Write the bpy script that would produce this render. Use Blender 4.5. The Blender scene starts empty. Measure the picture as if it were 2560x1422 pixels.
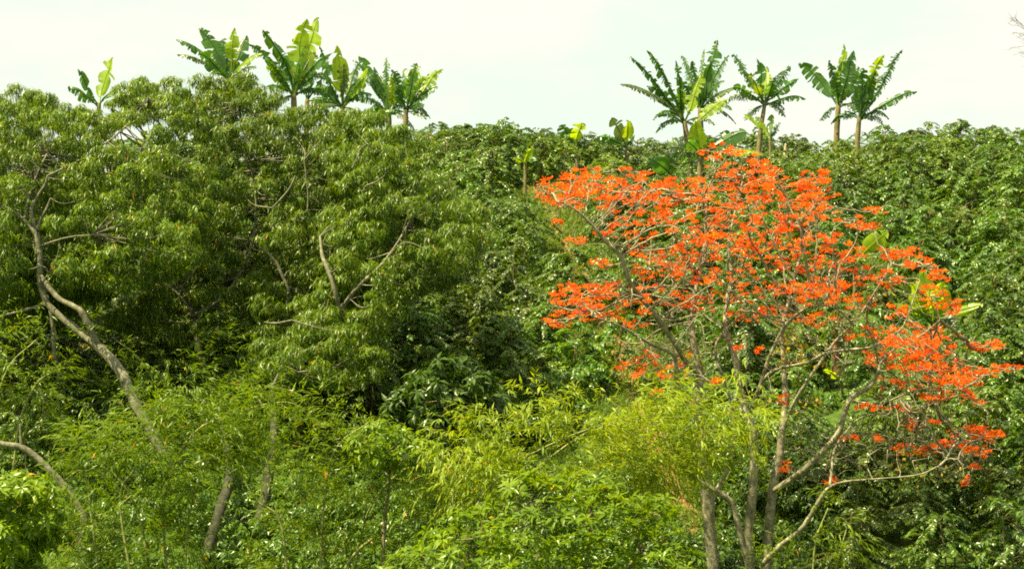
import bpy, math, random
import numpy as np

SEED = 11
random.seed(SEED)
R = np.random.default_rng(SEED)
scene = bpy.context.scene
COL = scene.collection

# ------------------------------------------------------------------ camera
W, H = 2560.0, 1422.0
FPX = 5774.0
PITCH = math.radians(6.0)
FWD = np.array([0, math.cos(PITCH), math.sin(PITCH)])
UPV = np.array([0, -math.sin(PITCH), math.cos(PITCH)])
cam_data = bpy.data.cameras.new('camera')
cam = bpy.data.objects.new('camera', cam_data)
COL.objects.link(cam)
cam_data.sensor_width = 36.0
cam_data.lens = 36.0 * FPX / W
cam_data.clip_end = 5000
cam.rotation_euler = (math.pi / 2 + PITCH, 0, 0)
scene.camera = cam


def P(px, py, d):
    """point at depth d (world y) that lies at photo pixel px,py"""
    v = FWD + np.array([1, 0, 0]) * ((px - W / 2) / FPX) + UPV * ((H / 2 - py) / FPX)
    return v * (d / v[1])


def PX(p):
    p = np.asarray(p, float)
    z = p @ FWD
    return np.stack([W / 2 + FPX * p[..., 0] / z, H / 2 - FPX * (p @ UPV) / z], -1)


def mpp(d):
    return d / FPX


# ------------------------------------------------------------------ terrain
KY = np.array([-400, -60, -12, 0, 8, 18, 28, 35, 39, 42, 50, 60, 70, 78, 84, 90, 100, 130, 250, 700, 1500.])
KZ = np.array([30, 12, 0, -1.75, -5, -10, -8.5, -4.6, -2.4, -1.0, 2.5, 6.6, 10.1, 11.9, 12.75, 13.25, 13.0, 10, -6, -30, -40.])


def smooth_interp(y):
    y = np.asarray(y, float)
    return (np.interp(y, KY, KZ) + np.interp(y - 2.2, KY, KZ) + np.interp(y + 2.2, KY, KZ)) / 3


def hz(x, y):
    x = np.asarray(x, float)
    y = np.asarray(y, float)
    z = smooth_interp(y)
    fade = np.clip((y - 30) / 15, 0, 1)
    z = z + fade * (0.28 * np.sin(x * 0.31 + y * 0.12) + 0.18 * np.sin(x * 0.73 - y * 0.29 + 1.3)
                    + 0.10 * np.sin(x * 1.7 + y * 1.1))
    z = z + np.clip((y - 62) / 18, 0, 1) * 0.5 * np.exp(-((x - 0.2) / 3.4) ** 2)
    return z


def ground_hit(px, py, dmin=36):
    ds = np.linspace(dmin, 100, 1281)
    v = FWD + np.array([1, 0, 0]) * ((px - W / 2) / FPX) + UPV * ((H / 2 - py) / FPX)
    pts = v[None, :] * (ds / v[1])[:, None]
    below = pts[:, 2] < hz(pts[:, 0], pts[:, 1])
    i = np.argmax(below)
    return pts[i] if below.any() else pts[np.argmin(np.abs(ds - 84))]


# ------------------------------------------------------------------ helpers
def new_mesh(name, verts, faces, mat, rnd=None, smooth=False, mats=None, midx=None):
    """verts (N,3), faces (M,3) or (M,4) int array"""
    verts = np.asarray(verts, np.float32)
    faces = np.asarray(faces, np.int32)
    m = bpy.data.meshes.new(name)
    n, k = faces.shape
    m.vertices.add(len(verts))
    m.vertices.foreach_set('co', verts.ravel())
    m.loops.add(n * k)
    m.loops.foreach_set('vertex_index', faces.ravel())
    m.polygons.add(n)
    m.polygons.foreach_set('loop_start', np.arange(0, n * k, k, dtype=np.int32))
    m.polygons.foreach_set('loop_total', np.full(n, k, np.int32))
    m.polygons.foreach_set('use_smooth', np.full(n, smooth, bool))
    for mm in (mats or [mat]):
        m.materials.append(mm)
    if midx is not None:
        m.polygons.foreach_set('material_index', np.asarray(midx, np.int32))
    if rnd is not None:
        a = m.attributes.new('rnd', 'FLOAT', 'FACE')
        a.data.foreach_set('value', np.asarray(rnd, np.float32))
    m.update(calc_edges=True)
    m.validate()
    return m


def link(name, data, parent=None, loc=None):
    o = bpy.data.objects.new(name, data)
    COL.objects.link(o)
    if parent is not None:
        o.parent = parent
    if loc is not None:
        o.location = [float(q) for q in loc]
    return o


def tag(o, label=None, cat=None, group=None, kind=None):
    if label:
        o['label'] = label
    if cat:
        o['category'] = cat
    if group:
        o['group'] = group
    if kind:
        o['kind'] = kind
    return o


def norm(a):
    a = np.asarray(a, float)
    return a / (np.linalg.norm(a, axis=-1, keepdims=True) + 1e-9)


def leaves(pos, dirs, nrm, length, width, droop=0.25, fold=0.12, wide_at=0.45):
    """vectorised leaf blades: 5 vertices and 4 triangles each"""
    n = len(pos)
    d = norm(dirs)
    nr = norm(nrm - d * np.sum(nrm * d, -1, keepdims=True))
    s = np.cross(d, nr)
    L = np.broadcast_to(np.asarray(length, float), (n,))[:, None]
    Wd = np.broadcast_to(np.asarray(width, float), (n,))[:, None] * 0.5
    dr = np.broadcast_to(np.asarray(droop, float), (n,))[:, None]
    c = pos + d * L * wide_at - nr * (dr * L * 0.22)
    l = c + s * Wd + nr * (fold * Wd * 2)
    r = c - s * Wd + nr * (fold * Wd * 2)
    t = pos + d * L * (1 - 0.25 * dr) - nr * (dr * L)
    V = np.stack([pos, l, c, r, t], 1).reshape(-1, 3)
    b = (np.arange(n) * 5)[:, None]
    F = np.concatenate([b + np.array([[0, 2, 1]]), b + np.array([[0, 3, 2]]),
                        b + np.array([[1, 2, 4]]), b + np.array([[2, 3, 4]])], 1).reshape(-1, 3)
    return V, F


def leaf_mesh(name, parts, mat):
    Vs, Fs, Rs = [], [], []
    o = 0
    for V, F, rn in parts:
        Vs.append(V)
        Fs.append(F + o)
        Rs.append(np.repeat(rn, 4))
        o += len(V)
    return new_mesh(name, np.concatenate(Vs), np.concatenate(Fs), mat, np.concatenate(Rs))


def catmull(pts, sub=6):
    pts = np.asarray(pts, float)
    if len(pts) < 3:
        t = np.linspace(0, 1, sub + 1)[:, None]
        return pts[0] * (1 - t) + pts[-1] * t
    q = np.vstack([2 * pts[0] - pts[1], pts, 2 * pts[-1] - pts[-2]])
    out = []
    for i in range(1, len(q) - 2):
        for k in range(sub):
            t = k / sub
            a, b, c, d = q[i - 1], q[i], q[i + 1], q[i + 2]
            out.append(0.5 * (2 * b + (c - a) * t + (2 * a - 5 * b + 4 * c - d) * t * t + (3 * b - 3 * c + d - a) * t ** 3))
    out.append(q[-2])
    return np.array(out)


def tube(path, rad, sides=8, rough=0.0, rng=R):
    """one tapered tube; path (n,3), rad (n,)"""
    path = np.asarray(path, float)
    n = len(path)
    T = norm(np.gradient(path, axis=0))
    ref = np.array([0.31, 0.9, 0.2])
    A = norm(np.cross(T, ref))
    B = np.cross(T, A)
    ang = np.arange(sides) * 2 * math.pi / sides
    rr = np.asarray(rad, float)[:, None] * (1 + rough * rng.normal(size=(n, sides)))
    V = path[:, None, :] + rr[:, :, None] * (np.cos(ang)[None, :, None] * A[:, None, :] + np.sin(ang)[None, :, None] * B[:, None, :])
    V = V.reshape(-1, 3)
    i = np.arange(n - 1)[:, None] * sides
    j = np.arange(sides)[None, :]
    F = np.stack([i + j, i + (j + 1) % sides, i + sides + (j + 1) % sides, i + sides + j], -1).reshape(-1, 4)
    c = len(V)
    V = np.vstack([V, path[-1] + T[-1] * rad[-1]])
    cap = np.stack([(n - 1) * sides + np.arange(sides), (n - 1) * sides + (np.arange(sides) + 1) % sides,
                    np.full(sides, c), np.full(sides, c)], -1)
    return V, F, cap[:, :3]


def tubes_mesh(name, items, mat, smooth=True):
    """items: list of (path, rad, sides, rough); all triangles"""
    Vs, Fs, o = [], [], 0
    for path, rad, sides, rough in items:
        V, F, cap = tube(path, rad, sides, rough)
        tri = np.concatenate([F[:, [0, 1, 2]], F[:, [0, 2, 3]], cap])
        Vs.append(V)
        Fs.append(tri + o)
        o += len(V)
    return new_mesh(name, np.concatenate(Vs), np.concatenate(Fs), mat, smooth=smooth)


def in_poly(x, y, poly):
    poly = np.asarray(poly, float)
    x = np.asarray(x, float)
    y = np.asarray(y, float)
    ins = np.zeros(x.shape, bool)
    j = len(poly) - 1
    for i in range(len(poly)):
        xi, yi = poly[i]
        xj, yj = poly[j]
        c = ((yi > y) != (yj > y)) & (x < (xj - xi) * (y - yi) / (yj - yi + 1e-9) + xi)
        ins ^= c
        j = i
    return ins


def edge_dist(x, y, poly):
    poly = np.asarray(poly, float)
    best = np.full(np.shape(x), 1e9)
    for i in range(len(poly)):
        a = poly[i]
        b = poly[(i + 1) % len(poly)]
        ab = b - a
        t = np.clip(((x - a[0]) * ab[0] + (y - a[1]) * ab[1]) / (ab @ ab + 1e-9), 0, 1)
        best = np.minimum(best, np.hypot(x - a[0] - ab[0] * t, y - a[1] - ab[1] * t))
    return best


def poisson_poly(poly, spacing, rng, tries=9000):
    poly = np.asarray(poly, float)
    lo, hi = poly.min(0), poly.max(0)
    c = rng.uniform(lo, hi, (tries, 2))
    c = c[in_poly(c[:, 0], c[:, 1], poly)]
    keep = []
    K = np.zeros((0, 2))
    for q in c:
        if len(keep) == 0 or np.min(np.sum((K - q) ** 2, 1)) > spacing * spacing:
            keep.append(q)
            K = np.array(keep)
    return K


# ------------------------------------------------------------------ materials
def nt(mat):
    mat.use_nodes = True
    t = mat.node_tree
    t.nodes.clear()
    return t, t.nodes, t.links


def ramp(N, stops):
    r = N.new('ShaderNodeValToRGB')
    e = r.color_ramp.elements
    while len(e) < len(stops):
        e.new(0.5)
    for i, (p, c) in enumerate(stops):
        e[i].position = p
        e[i].color = (*c, 1)
    return r


def leaf_material(name, stops, trans, tcol_gain, rough=0.3, spec=0.5, objvar=0.25, bump=0.0):
    m = bpy.data.materials.new(name)
    t, N, Lk = nt(m)
    at = N.new('ShaderNodeAttribute')
    at.attribute_name = 'rnd'
    rp = ramp(N, stops)
    Lk.new(at.outputs['Fac'], rp.inputs['Fac'])
    oi = N.new('ShaderNodeObjectInfo')
    mr = N.new('ShaderNodeMapRange')
    mr.inputs['To Min'].default_value = 1 - objvar
    mr.inputs['To Max'].default_value = 1 + objvar
    Lk.new(oi.outputs['Random'], mr.inputs['Value'])
    hs = N.new('ShaderNodeHueSaturation')
    Lk.new(mr.outputs['Result'], hs.inputs['Value'])
    Lk.new(rp.outputs['Color'], hs.inputs['Color'])
    mh = N.new('ShaderNodeMapRange')
    mh.inputs['To Min'].default_value = 0.5 - 0.045 * objvar
    mh.inputs['To Max'].default_value = 0.5 + 0.05 * objvar
    wn = N.new('ShaderNodeMath')
    wn.operation = 'MULTIPLY'
    wn.inputs[1].default_value = 37.7
    fr = N.new('ShaderNodeMath')
    fr.operation = 'FRACT'
    Lk.new(oi.outputs['Random'], wn.inputs[0])
    Lk.new(wn.outputs[0], fr.inputs[0])
    Lk.new(fr.outputs[0], mh.inputs['Value'])
    Lk.new(mh.outputs['Result'], hs.inputs['Hue'])
    pb = N.new('ShaderNodeBsdfPrincipled')
    pb.inputs['Roughness'].default_value = rough
    pb.inputs['Specular IOR Level'].default_value = spec
    Lk.new(hs.outputs['Color'], pb.inputs['Base Color'])
    tr = N.new('ShaderNodeBsdfTranslucent')
    mx = N.new('ShaderNodeMix')
    mx.data_type = 'RGBA'
    mx.blend_type = 'MULTIPLY'
    mx.inputs['Factor'].default_value = 1
    mx.inputs[7].default_value = (*tcol_gain, 1)
    Lk.new(hs.outputs['Color'], mx.inputs[6])
    Lk.new(mx.outputs[2], tr.inputs['Color'])
    ms = N.new('ShaderNodeMixShader')
    ms.inputs['Fac'].default_value = trans
    Lk.new(pb.outputs[0], ms.inputs[1])
    Lk.new(tr.outputs[0], ms.inputs[2])
    out = N.new('ShaderNodeOutputMaterial')
    Lk.new(ms.outputs[0], out.inputs['Surface'])
    return m


def bark_material(name, c1, c2, c3, scale=6, rough=0.85):
    m = bpy.data.materials.new(name)
    t, N, Lk = nt(m)
    tc = N.new('ShaderNodeTexCoord')
    n1 = N.new('ShaderNodeTexNoise')
    n1.inputs['Scale'].default_value = scale
    n1.inputs['Detail'].default_value = 8
    n1.inputs['Roughness'].default_value = 0.7
    Lk.new(tc.outputs['Object'], n1.inputs['Vector'])
    rp = ramp(N, [(0.32, c1), (0.52, c2), (0.68, c3)])
    Lk.new(n1.outputs['Fac'], rp.inputs['Fac'])
    pb = N.new('ShaderNodeBsdfPrincipled')
    pb.inputs['Roughness'].default_value = rough
    pb.inputs['Specular IOR Level'].default_value = 0.25
    Lk.new(rp.outputs['Color'], pb.inputs['Base Color'])
    n2 = N.new('ShaderNodeTexNoise')
    n2.inputs['Scale'].default_value = scale * 5
    n2.inputs['Detail'].default_value = 5
    Lk.new(tc.outputs['Object'], n2.inputs['Vector'])
    bp = N.new('ShaderNodeBump')
    bp.inputs['Strength'].default_value = 0.5
    bp.inputs['Distance'].default_value = 0.02
    Lk.new(n2.outputs['Fac'], bp.inputs['Height'])
    Lk.new(bp.outputs[0], pb.inputs['Normal'])
    out = N.new('ShaderNodeOutputMaterial')
    Lk.new(pb.outputs[0], out.inputs['Surface'])
    return m


M_COFFEE = leaf_material('coffee_leaf', [(0.0, (0.028, 0.076, 0.008)), (0.55, (0.068, 0.132, 0.010)), (0.85, (0.128, 0.20, 0.014)), (1.0, (0.20, 0.26, 0.018))],
                         0.30, (2.6, 2.2, 0.7), rough=0.37, spec=0.55, objvar=0.3)
M_MANGO = leaf_material('mango_leaf', [(0.0, (0.046, 0.090, 0.004)), (0.5, (0.094, 0.158, 0.006)), (0.86, (0.160, 0.225, 0.009)), (0.985, (0.25, 0.25, 0.014)), (1.0, (0.45, 0.20, 0.012))],
                        0.42, (1.9, 1.7, 0.5), rough=0.38, spec=0.42, objvar=0.10)
M_BAMBOO = leaf_material('bamboo_leaf', [(0.0, (0.050, 0.098, 0.004)), (0.5, (0.108, 0.175, 0.006)), (0.93, (0.215, 0.30, 0.011)), (0.97, (0.28, 0.28, 0.02)), (1.0, (0.50, 0.22, 0.015))],
                         0.38, (2.0, 1.8, 0.6), rough=0.38, spec=0.28, objvar=0.10)
M_BAMBOOYOUNG = leaf_material('young_bamboo_leaf', [(0.0, (0.10, 0.165, 0.006)), (0.5, (0.20, 0.28, 0.010)), (0.93, (0.30, 0.36, 0.014)), (0.97, (0.34, 0.30, 0.02)), (1.0, (0.50, 0.22, 0.015))],
                         0.42, (1.8, 1.6, 0.6), rough=0.40, spec=0.3, objvar=0.05)
M_ROSETTE = leaf_material('rosette_leaf', [(0.0, (0.065, 0.125, 0.005)), (0.5, (0.125, 0.20, 0.006)), (0.97, (0.22, 0.29, 0.010)), (1.0, (0.5, 0.3, 0.02))],
                          0.34, (2.2, 2.0, 0.6), rough=0.34, spec=0.32, objvar=0.1)
M_DARKLEAF = leaf_material('dark_leaf', [(0.0, (0.018, 0.042, 0.004)), (0.6, (0.042, 0.085, 0.005)), (1.0, (0.10, 0.16, 0.008))],
                           0.22, (2.2, 2.0, 0.6), rough=0.34, spec=0.28, objvar=0.1)
M_GRASS = leaf_material('grass_blade', [(0.0, (0.07, 0.14, 0.015)), (0.6, (0.12, 0.20, 0.022)), (0.9, (0.2, 0.24, 0.04)), (1.0, (0.35, 0.27, 0.09))],
                        0.35, (1.7, 1.5, 0.7), rough=0.5, spec=0.3, objvar=0.0)
M_FLOWER = leaf_material('coral_blossom', [(0.0, (0.62, 0.055, 0.006)), (0.5, (0.86, 0.14, 0.010)), (1.0, (0.92, 0.28, 0.016))],
                         0.42, (1.15, 1.1, 0.8), rough=0.6, spec=0.12, objvar=0.06)
M_DRYLEAF = leaf_material('withered_leaf', [(0.0, (0.28, 0.16, 0.02)), (1.0, (0.45, 0.33, 0.03))],
                          0.4, (1.3, 1.3, 0.6), rough=0.6, spec=0.2)
M_MANGOBARK = bark_material('pale_bark', (0.055, 0.056, 0.034), (0.15, 0.145, 0.095), (0.29, 0.275, 0.20), 9)
M_SHADEBARK = bark_material('shaded_bark', (0.014, 0.016, 0.008), (0.036, 0.037, 0.020), (0.08, 0.078, 0.05), 8)  # mango bark darkened in colour to paint in the shade on two trunks
M_CORALBARK = bark_material('coral_bark', (0.07, 0.065, 0.036), (0.20, 0.185, 0.12), (0.38, 0.35, 0.25), 9)
M_CORALTWIG = bark_material('coral_twig_bark', (0.11, 0.10, 0.06), (0.22, 0.20, 0.13), (0.34, 0.31, 0.22), 10)
M_TWIG = bark_material('twig_bark', (0.10, 0.07, 0.04), (0.16, 0.12, 0.07), (0.22, 0.18, 0.11), 12)
M_BARETWIG = bark_material('bare_twig_bark', (0.06, 0.055, 0.05), (0.10, 0.09, 0.08), (0.15, 0.13, 0.12), 12)
M_CULM = bark_material('bamboo_culm', (0.10, 0.13, 0.03), (0.22, 0.24, 0.07), (0.32, 0.31, 0.12), 5, 0.5)
M_PSEUDO = bark_material('banana_stem', (0.06, 0.07, 0.025), (0.16, 0.13, 0.06), (0.30, 0.20, 0.10), 3.5)
M_PSEUDODRY = bark_material('dead_banana_stem', (0.06, 0.028, 0.014), (0.14, 0.06, 0.03), (0.24, 0.12, 0.05), 4)
M_STUMP = bark_material('cut_stump', (0.22, 0.16, 0.08), (0.36, 0.28, 0.16), (0.45, 0.37, 0.23), 3)


def banana_material(name, base, tcol, trans, yellow):
    m = bpy.data.materials.new(name)
    t, N, Lk = nt(m)
    tc = N.new('ShaderNodeTexCoord')
    n1 = N.new('ShaderNodeTexNoise')
    n1.inputs['Scale'].default_value = 3.5
    n1.inputs['Detail'].default_value = 6
    Lk.new(tc.outputs['Object'], n1.inputs['Vector'])
    at = N.new('ShaderNodeAttribute')
    at.attribute_name = 'rnd'
    ad = N.new('ShaderNodeMath')
    ad.operation = 'MULTIPLY_ADD'
    ad.inputs[1].default_value = 0.35
    Lk.new(at.outputs['Fac'], ad.inputs[0])
    Lk.new(n1.outputs['Fac'], ad.inputs[2])
    dark = tuple(c * 0.7 for c in base)
    lite = tuple(c * 1.35 for c in base)
    rp = ramp(N, [(0.3, dark), (0.62, base), (0.86, lite), (0.99, yellow)])
    Lk.new(ad.outputs[0], rp.inputs['Fac'])
    pb = N.new('ShaderNodeBsdfPrincipled')
    pb.inputs['Roughness'].default_value = 0.36
    pb.inputs['Specular IOR Level'].default_value = 0.6
    Lk.new(rp.outputs['Color'], pb.inputs['Base Color'])
    tr = N.new('ShaderNodeBsdfTranslucent')
    mx = N.new('ShaderNodeMix')
    mx.data_type = 'RGBA'
    mx.blend_type = 'MULTIPLY'
    mx.inputs['Factor'].default_value = 1
    mx.inputs[7].default_value = (*tcol, 1)
    Lk.new(rp.outputs['Color'], mx.inputs[6])
    Lk.new(mx.outputs[2], tr.inputs['Color'])
    ms = N.new('ShaderNodeMixShader')
    ms.inputs['Fac'].default_value = trans
    Lk.new(pb.outputs[0], ms.inputs[1])
    Lk.new(tr.outputs[0], ms.inputs[2])
    out = N.new('ShaderNodeOutputMaterial')
    Lk.new(ms.outputs[0], out.inputs['Surface'])
    return m


M_BAN = banana_material('banana_leaf', (0.045, 0.115, 0.018), (2.6, 2.4, 0.6), 0.42, (0.32, 0.24, 0.03))
M_BANY = banana_material('young_banana_leaf', (0.22, 0.33, 0.016), (1.9, 1.6, 0.4), 0.55, (0.42, 0.40, 0.03))
M_BANOLD = banana_material('old_banana_leaf', (0.10, 0.15, 0.05), (1.8, 1.6, 0.7), 0.3, (0.42, 0.30, 0.09))


def ground_material():
    m = bpy.data.materials.new('hillside_soil')
    t, N, Lk = nt(m)
    geo = N.new('ShaderNodeNewGeometry')
    n1 = N.new('ShaderNodeTexNoise')
    n1.inputs['Scale'].default_value = 0.55
    n1.inputs['Detail'].default_value = 7
    n2 = N.new('ShaderNodeTexNoise')
    n2.inputs['Scale'].default_value = 9
    n2.inputs['Detail'].default_value = 8
    Lk.new(geo.outputs['Position'], n1.inputs['Vector'])
    Lk.new(geo.outputs['Position'], n2.inputs['Vector'])
    soil = ramp(N, [(0.3, (0.10, 0.055, 0.022)), (0.55, (0.22, 0.125, 0.05)), (0.75, (0.33, 0.21, 0.10))])
    Lk.new(n2.outputs['Fac'], soil.inputs['Fac'])
    grs = ramp(N, [(0.3, (0.035, 0.07, 0.012)), (0.6, (0.07, 0.12, 0.02)), (0.8, (0.12, 0.15, 0.03))])
    Lk.new(n2.outputs['Fac'], grs.inputs['Fac'])
    at = N.new('ShaderNodeAttribute')
    at.attribute_name = 'bare'
    ma = N.new('ShaderNodeMath')
    ma.operation = 'MULTIPLY_ADD'
    ma.inputs[1].default_value = 0.55
    Lk.new(at.outputs['Fac'], ma.inputs[0])
    Lk.new(n1.outputs['Fac'], ma.inputs[2])
    fr = ramp(N, [(0.55, (0, 0, 0)), (0.80, (1, 1, 1))])
    Lk.new(ma.outputs[0], fr.inputs['Fac'])
    mx = N.new('ShaderNodeMix')
    mx.data_type = 'RGBA'
    Lk.new(fr.outputs['Color'], mx.inputs['Factor'])
    Lk.new(grs.outputs['Color'], mx.inputs[6])
    Lk.new(soil.outputs['Color'], mx.inputs[7])
    pb = N.new('ShaderNodeBsdfPrincipled')
    pb.inputs['Roughness'].default_value = 0.95
    pb.inputs['Specular IOR Level'].default_value = 0.1
    Lk.new(mx.outputs[2], pb.inputs['Base Color'])
    bp = N.new('ShaderNodeBump')
    bp.inputs['Strength'].default_value = 0.8
    bp.inputs['Distance'].default_value = 0.1
    Lk.new(n2.outputs['Fac'], bp.inputs['Height'])
    Lk.new(bp.outputs[0], pb.inputs['Normal'])
    out = N.new('ShaderNodeOutputMaterial')
    Lk.new(pb.outputs[0], out.inputs['Surface'])
    return m


# the dirt path climbing the slope, given by photo points on the ground
PATH_PX = [(1352, 480), (1385, 560), (1430, 640), (1475, 730), (1510, 810), (1545, 900), (1580, 980), (1640, 1120), (1700, 1260), (1735, 1340)]
PATH = np.array([ground_hit(*q) for q in PATH_PX])


def path_dist(x, y):
    best = np.full(np.shape(x), 1e9)
    for a, b in zip(PATH[:-1], PATH[1:]):
        a2, ab = a[:2], (b - a)[:2]
        t = np.clip(((x - a2[0]) * ab[0] + (y - a2[1]) * ab[1]) / (ab @ ab + 1e-9), 0, 1)
        best = np.minimum(best, np.hypot(x - a2[0] - ab[0] * t, y - a2[1] - ab[1] * t))
    return best


def build_ground():
    ys = np.concatenate([np.linspace(-400, -20, 20), np.linspace(-14, 34, 33), np.linspace(34.5, 100, 200), np.linspace(104, 1500, 40)])
    xs = np.concatenate([np.linspace(-900, -40, 24), np.linspace(-34, 34, 200), np.linspace(40, 900, 24)])
    X, Y = np.meshgrid(xs, ys)
    Z = hz(X, Y)
    V = np.stack([X, Y, Z], -1).reshape(-1, 3)
    nx, ny = len(xs), len(ys)
    i = np.arange(ny - 1)[:, None] * nx + np.arange(nx - 1)[None, :]
    F = np.stack([i, i + 1, i + nx + 1, i + nx], -1).reshape(-1, 4)
    m = new_mesh('hillside', V, F, ground_material(), smooth=True)
    bare = np.clip(1 - path_dist(V[:, 0], V[:, 1]) / 1.1, 0, 1)
    a = m.attributes.new('bare', 'FLOAT', 'POINT')
    a.data.foreach_set('value', bare.astype(np.float32))
    o = link('hillside', m)
    tag(o, 'steep green hillside with bare soil under the bushes', 'hillside', kind='structure')


build_ground()

# ------------------------------------------------------------------ coffee bushes
def coffee_proto(rng, hgt=1.7, rad=0.95, nbr=95):
    parts = []
    pos, dr, nr = [], [], []
    twigs = []
    stems = rng.integers(2, 4)
    offs = rng.normal(0, 0.16, (stems, 2))
    lump = rng.uniform(0, 6.28, 3)
    for k in range(stems):
        o = np.array([offs[k, 0], offs[k, 1], -0.25])
        top = np.array([offs[k, 0] * 2.6, offs[k, 1] * 2.6, hgt * rng.uniform(0.86, 1.0)])
        pth = catmull([o, (o + top) / 2 + rng.normal(0, 0.04, 3), top], 4)
        twigs.append((pth, np.linspace(0.03, 0.008, len(pth)), 5, 0))
    for b in range(nbr):
        k = rng.integers(stems)
        u = rng.uniform(0.10, 1.0) ** 0.8
        az = rng.uniform(0, 2 * math.pi)
        ln = rad * (1 - 0.72 * u ** 2.6) * rng.uniform(0.72, 1.08) * (1 + 0.16 * math.sin(2 * az + lump[0]) + 0.12 * math.sin(3 * az + 5 * u + lump[1]))
        st = np.array([offs[k, 0] * (1 + 1.6 * u), offs[k, 1] * (1 + 1.6 * u), hgt * 0.97 * u])
        rise = 0.15 + 0.9 * u ** 4
        out = np.array([math.cos(az), math.sin(az), 0])
        sag = rng.uniform(0.15, 0.38) * ln
        end = st + out * ln + np.array([0, 0, rise * ln * 0.6 - sag])
        mid = st + out * ln * 0.5 + np.array([0, 0, rise * ln * 0.5])
        pth = catmull([st, mid, end], 5)
        if b % 3 == 0:
            twigs.append((pth, np.linspace(0.008, 0.004, len(pth)), 3, 0))
        npair = int(7 + ln / 0.068)
        for q in range(npair):
            t = 0.28 + 0.72 * (q + rng.uniform(-0.3, 0.3)) / max(1, npair - 1)
            t = min(max(t, 0), 1)
            f = t * (len(pth) - 1)
            i = min(int(f), len(pth) - 2)
            p = pth[i] + (pth[i + 1] - pth[i]) * (f - i)
            tg = norm(pth[i + 1] - pth[i])
            sd = norm(np.cross(tg, [0, 0, 1]))
            for s in (-1, 1):
                d = tg * rng.uniform(0.3, 0.8) + sd * s * rng.uniform(0.5, 1.0) + np.array([0, 0, rng.uniform(-0.45, 0.25)])
                pos.append(p)
                dr.append(d)
                nr.append(np.array([0, 0, 1.0]) + rng.normal(0, 0.38, 3) + out * 0.25)
    pos, dr, nr = np.array(pos), np.array(dr), np.array(nr)
    n = len(pos)
    ln = rng.uniform(0.09, 0.14, n)
    V, F = leaves(pos, dr, nr, ln, ln * rng.uniform(0.40, 0.48, n), rng.uniform(0.15, 0.45, n), 0.16)
    hrel = np.clip(pos[:, 2] / hgt, 0, 1)
    rn = np.clip(rng.beta(2, 2.2, n) * 0.98 + (rng.random(n) < 0.03) * 0.4, 0, 1)
    return leaf_mesh('coffee_foliage', [(V, F, rn)], M_COFFEE), tubes_mesh('coffee_stem', twigs, M_TWIG)


PROTOS = [coffee_proto(np.random.default_rng(100 + k), R.uniform(1.45, 1.85), R.uniform(0.85, 1.1), 100) for k in range(9)]

# landmarks for telling bushes apart (photo pixels)
MARKS = [(2010, 1400, 'foot of the coral tree'), (1963, 385, 'pale cut banana stump'), (2093, 340, 'pale banana stem by the skyline'),
         (2144, 380, 'brown banana stem beside it'), (1905, 350, 'thin central banana stem'), (1720, 340, 'tall frayed banana'),
         (1445, 380, 'small banana above the path'), (1565, 340, 'small banana with the striped leaf'), (1310, 400, 'lowest small banana'),
         (2150, 650, 'banana behind the blossoms'), (2330, 780, 'banana at the blossom edge'), (2090, 900, 'dead banana stem'),
         (1380, 530, 'head of the dirt path'), (1480, 740, 'middle of the dirt path'), (1700, 1290, 'bare soil patch'),
         (1250, 300, 'dip in the skyline'), (1230, 580, 'right edge of the mango crown'), (1100, 980, 'dark leafy tree'),
         (2440, 560, 'dry yellow sapling'), (2520, 130, 'bare twigs at top right'), (2440, 1110, 'lowest blossom spray'),
         (2480, 865, 'rightmost blossom spray'), (2540, 1400, 'bottom right corner'), (2540, 700, 'right border of the picture'),
         (1450, 800, 'left blossom tip'), (1600, 930, 'low left blossoms'), (1360, 480, 'upper left blossom tip'),
         (150, 960, 'slender pale trunk'), (1030, 290, 'rightmost left banana'), (2050, 440, 'blossoms under the stump')]
USED = {}
ORD = ['nearest', 'second', 'third', 'fourth', 'fifth', 'sixth', 'seventh', 'eighth', 'ninth', 'tenth', 'eleventh', 'twelfth']


def bush_labels(pxs):
    """one label per bush: its place counted from the nearest landmark"""
    bins = {}
    for i, (x, y) in enumerate(pxs):
        k = min(range(len(MARKS)), key=lambda q: (MARKS[q][0] - x) ** 2 + (2.0 * (MARKS[q][1] - y)) ** 2)
        dx, dy = x - MARKS[k][0], y - MARKS[k][1]
        if abs(dx) > 2.4 * abs(dy):
            rel = 'right of' if dx > 0 else 'left of'
        elif abs(dy) > 2.4 * abs(dx):
            rel = 'below' if dy > 0 else 'above'
        else:
            rel = ('below ' if dy > 0 else 'above ') + ('right of' if dx > 0 else 'left of')
        bins.setdefault((k, rel), []).append((dx * dx + dy * dy, i))
    out = [None] * len(pxs)
    for (k, rel), v in bins.items():
        for n, (_, i) in enumerate(sorted(v)):
            o = ORD[n] if n < len(ORD) else ORD[-1]
            out[i] = f'glossy coffee bush, {o} one {rel} the {MARKS[k][2]}'
    return out


FRONT = [(2335, 54, 110), (2138, 58, 85), (1443, 71, 65), (1567, 73, 65), (1313, 67, 60), (1750, 71, 95), (1925, 75, 35), (2093, 78, 45), (2144, 77.5, 40), (2095, 52, 60), (1900, 77, 40), (1715, 77.5, 50)]
MANGO_HIDE = [(-400, 150), (700, 150), (1000, 330), (1100, 500), (1080, 600), (900, 640), (600, 640), (-400, 600)]
LOW_HIDE = [(-400, 1330), (150, 1200), (200, 1050), (700, 990), (960, 1040), (1200, 1080), (1600, 1020), (1640, 1200), (1700, 1500), (-400, 1500)]
CLEAR = [((2230, 690), 1.2), ((2160, 560), 1.0), ((2430, 600), 0.9), ((1690, 1290), 0.9)]
CLEARW = [(ground_hit(*q), r) for q, r in CLEAR]


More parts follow.
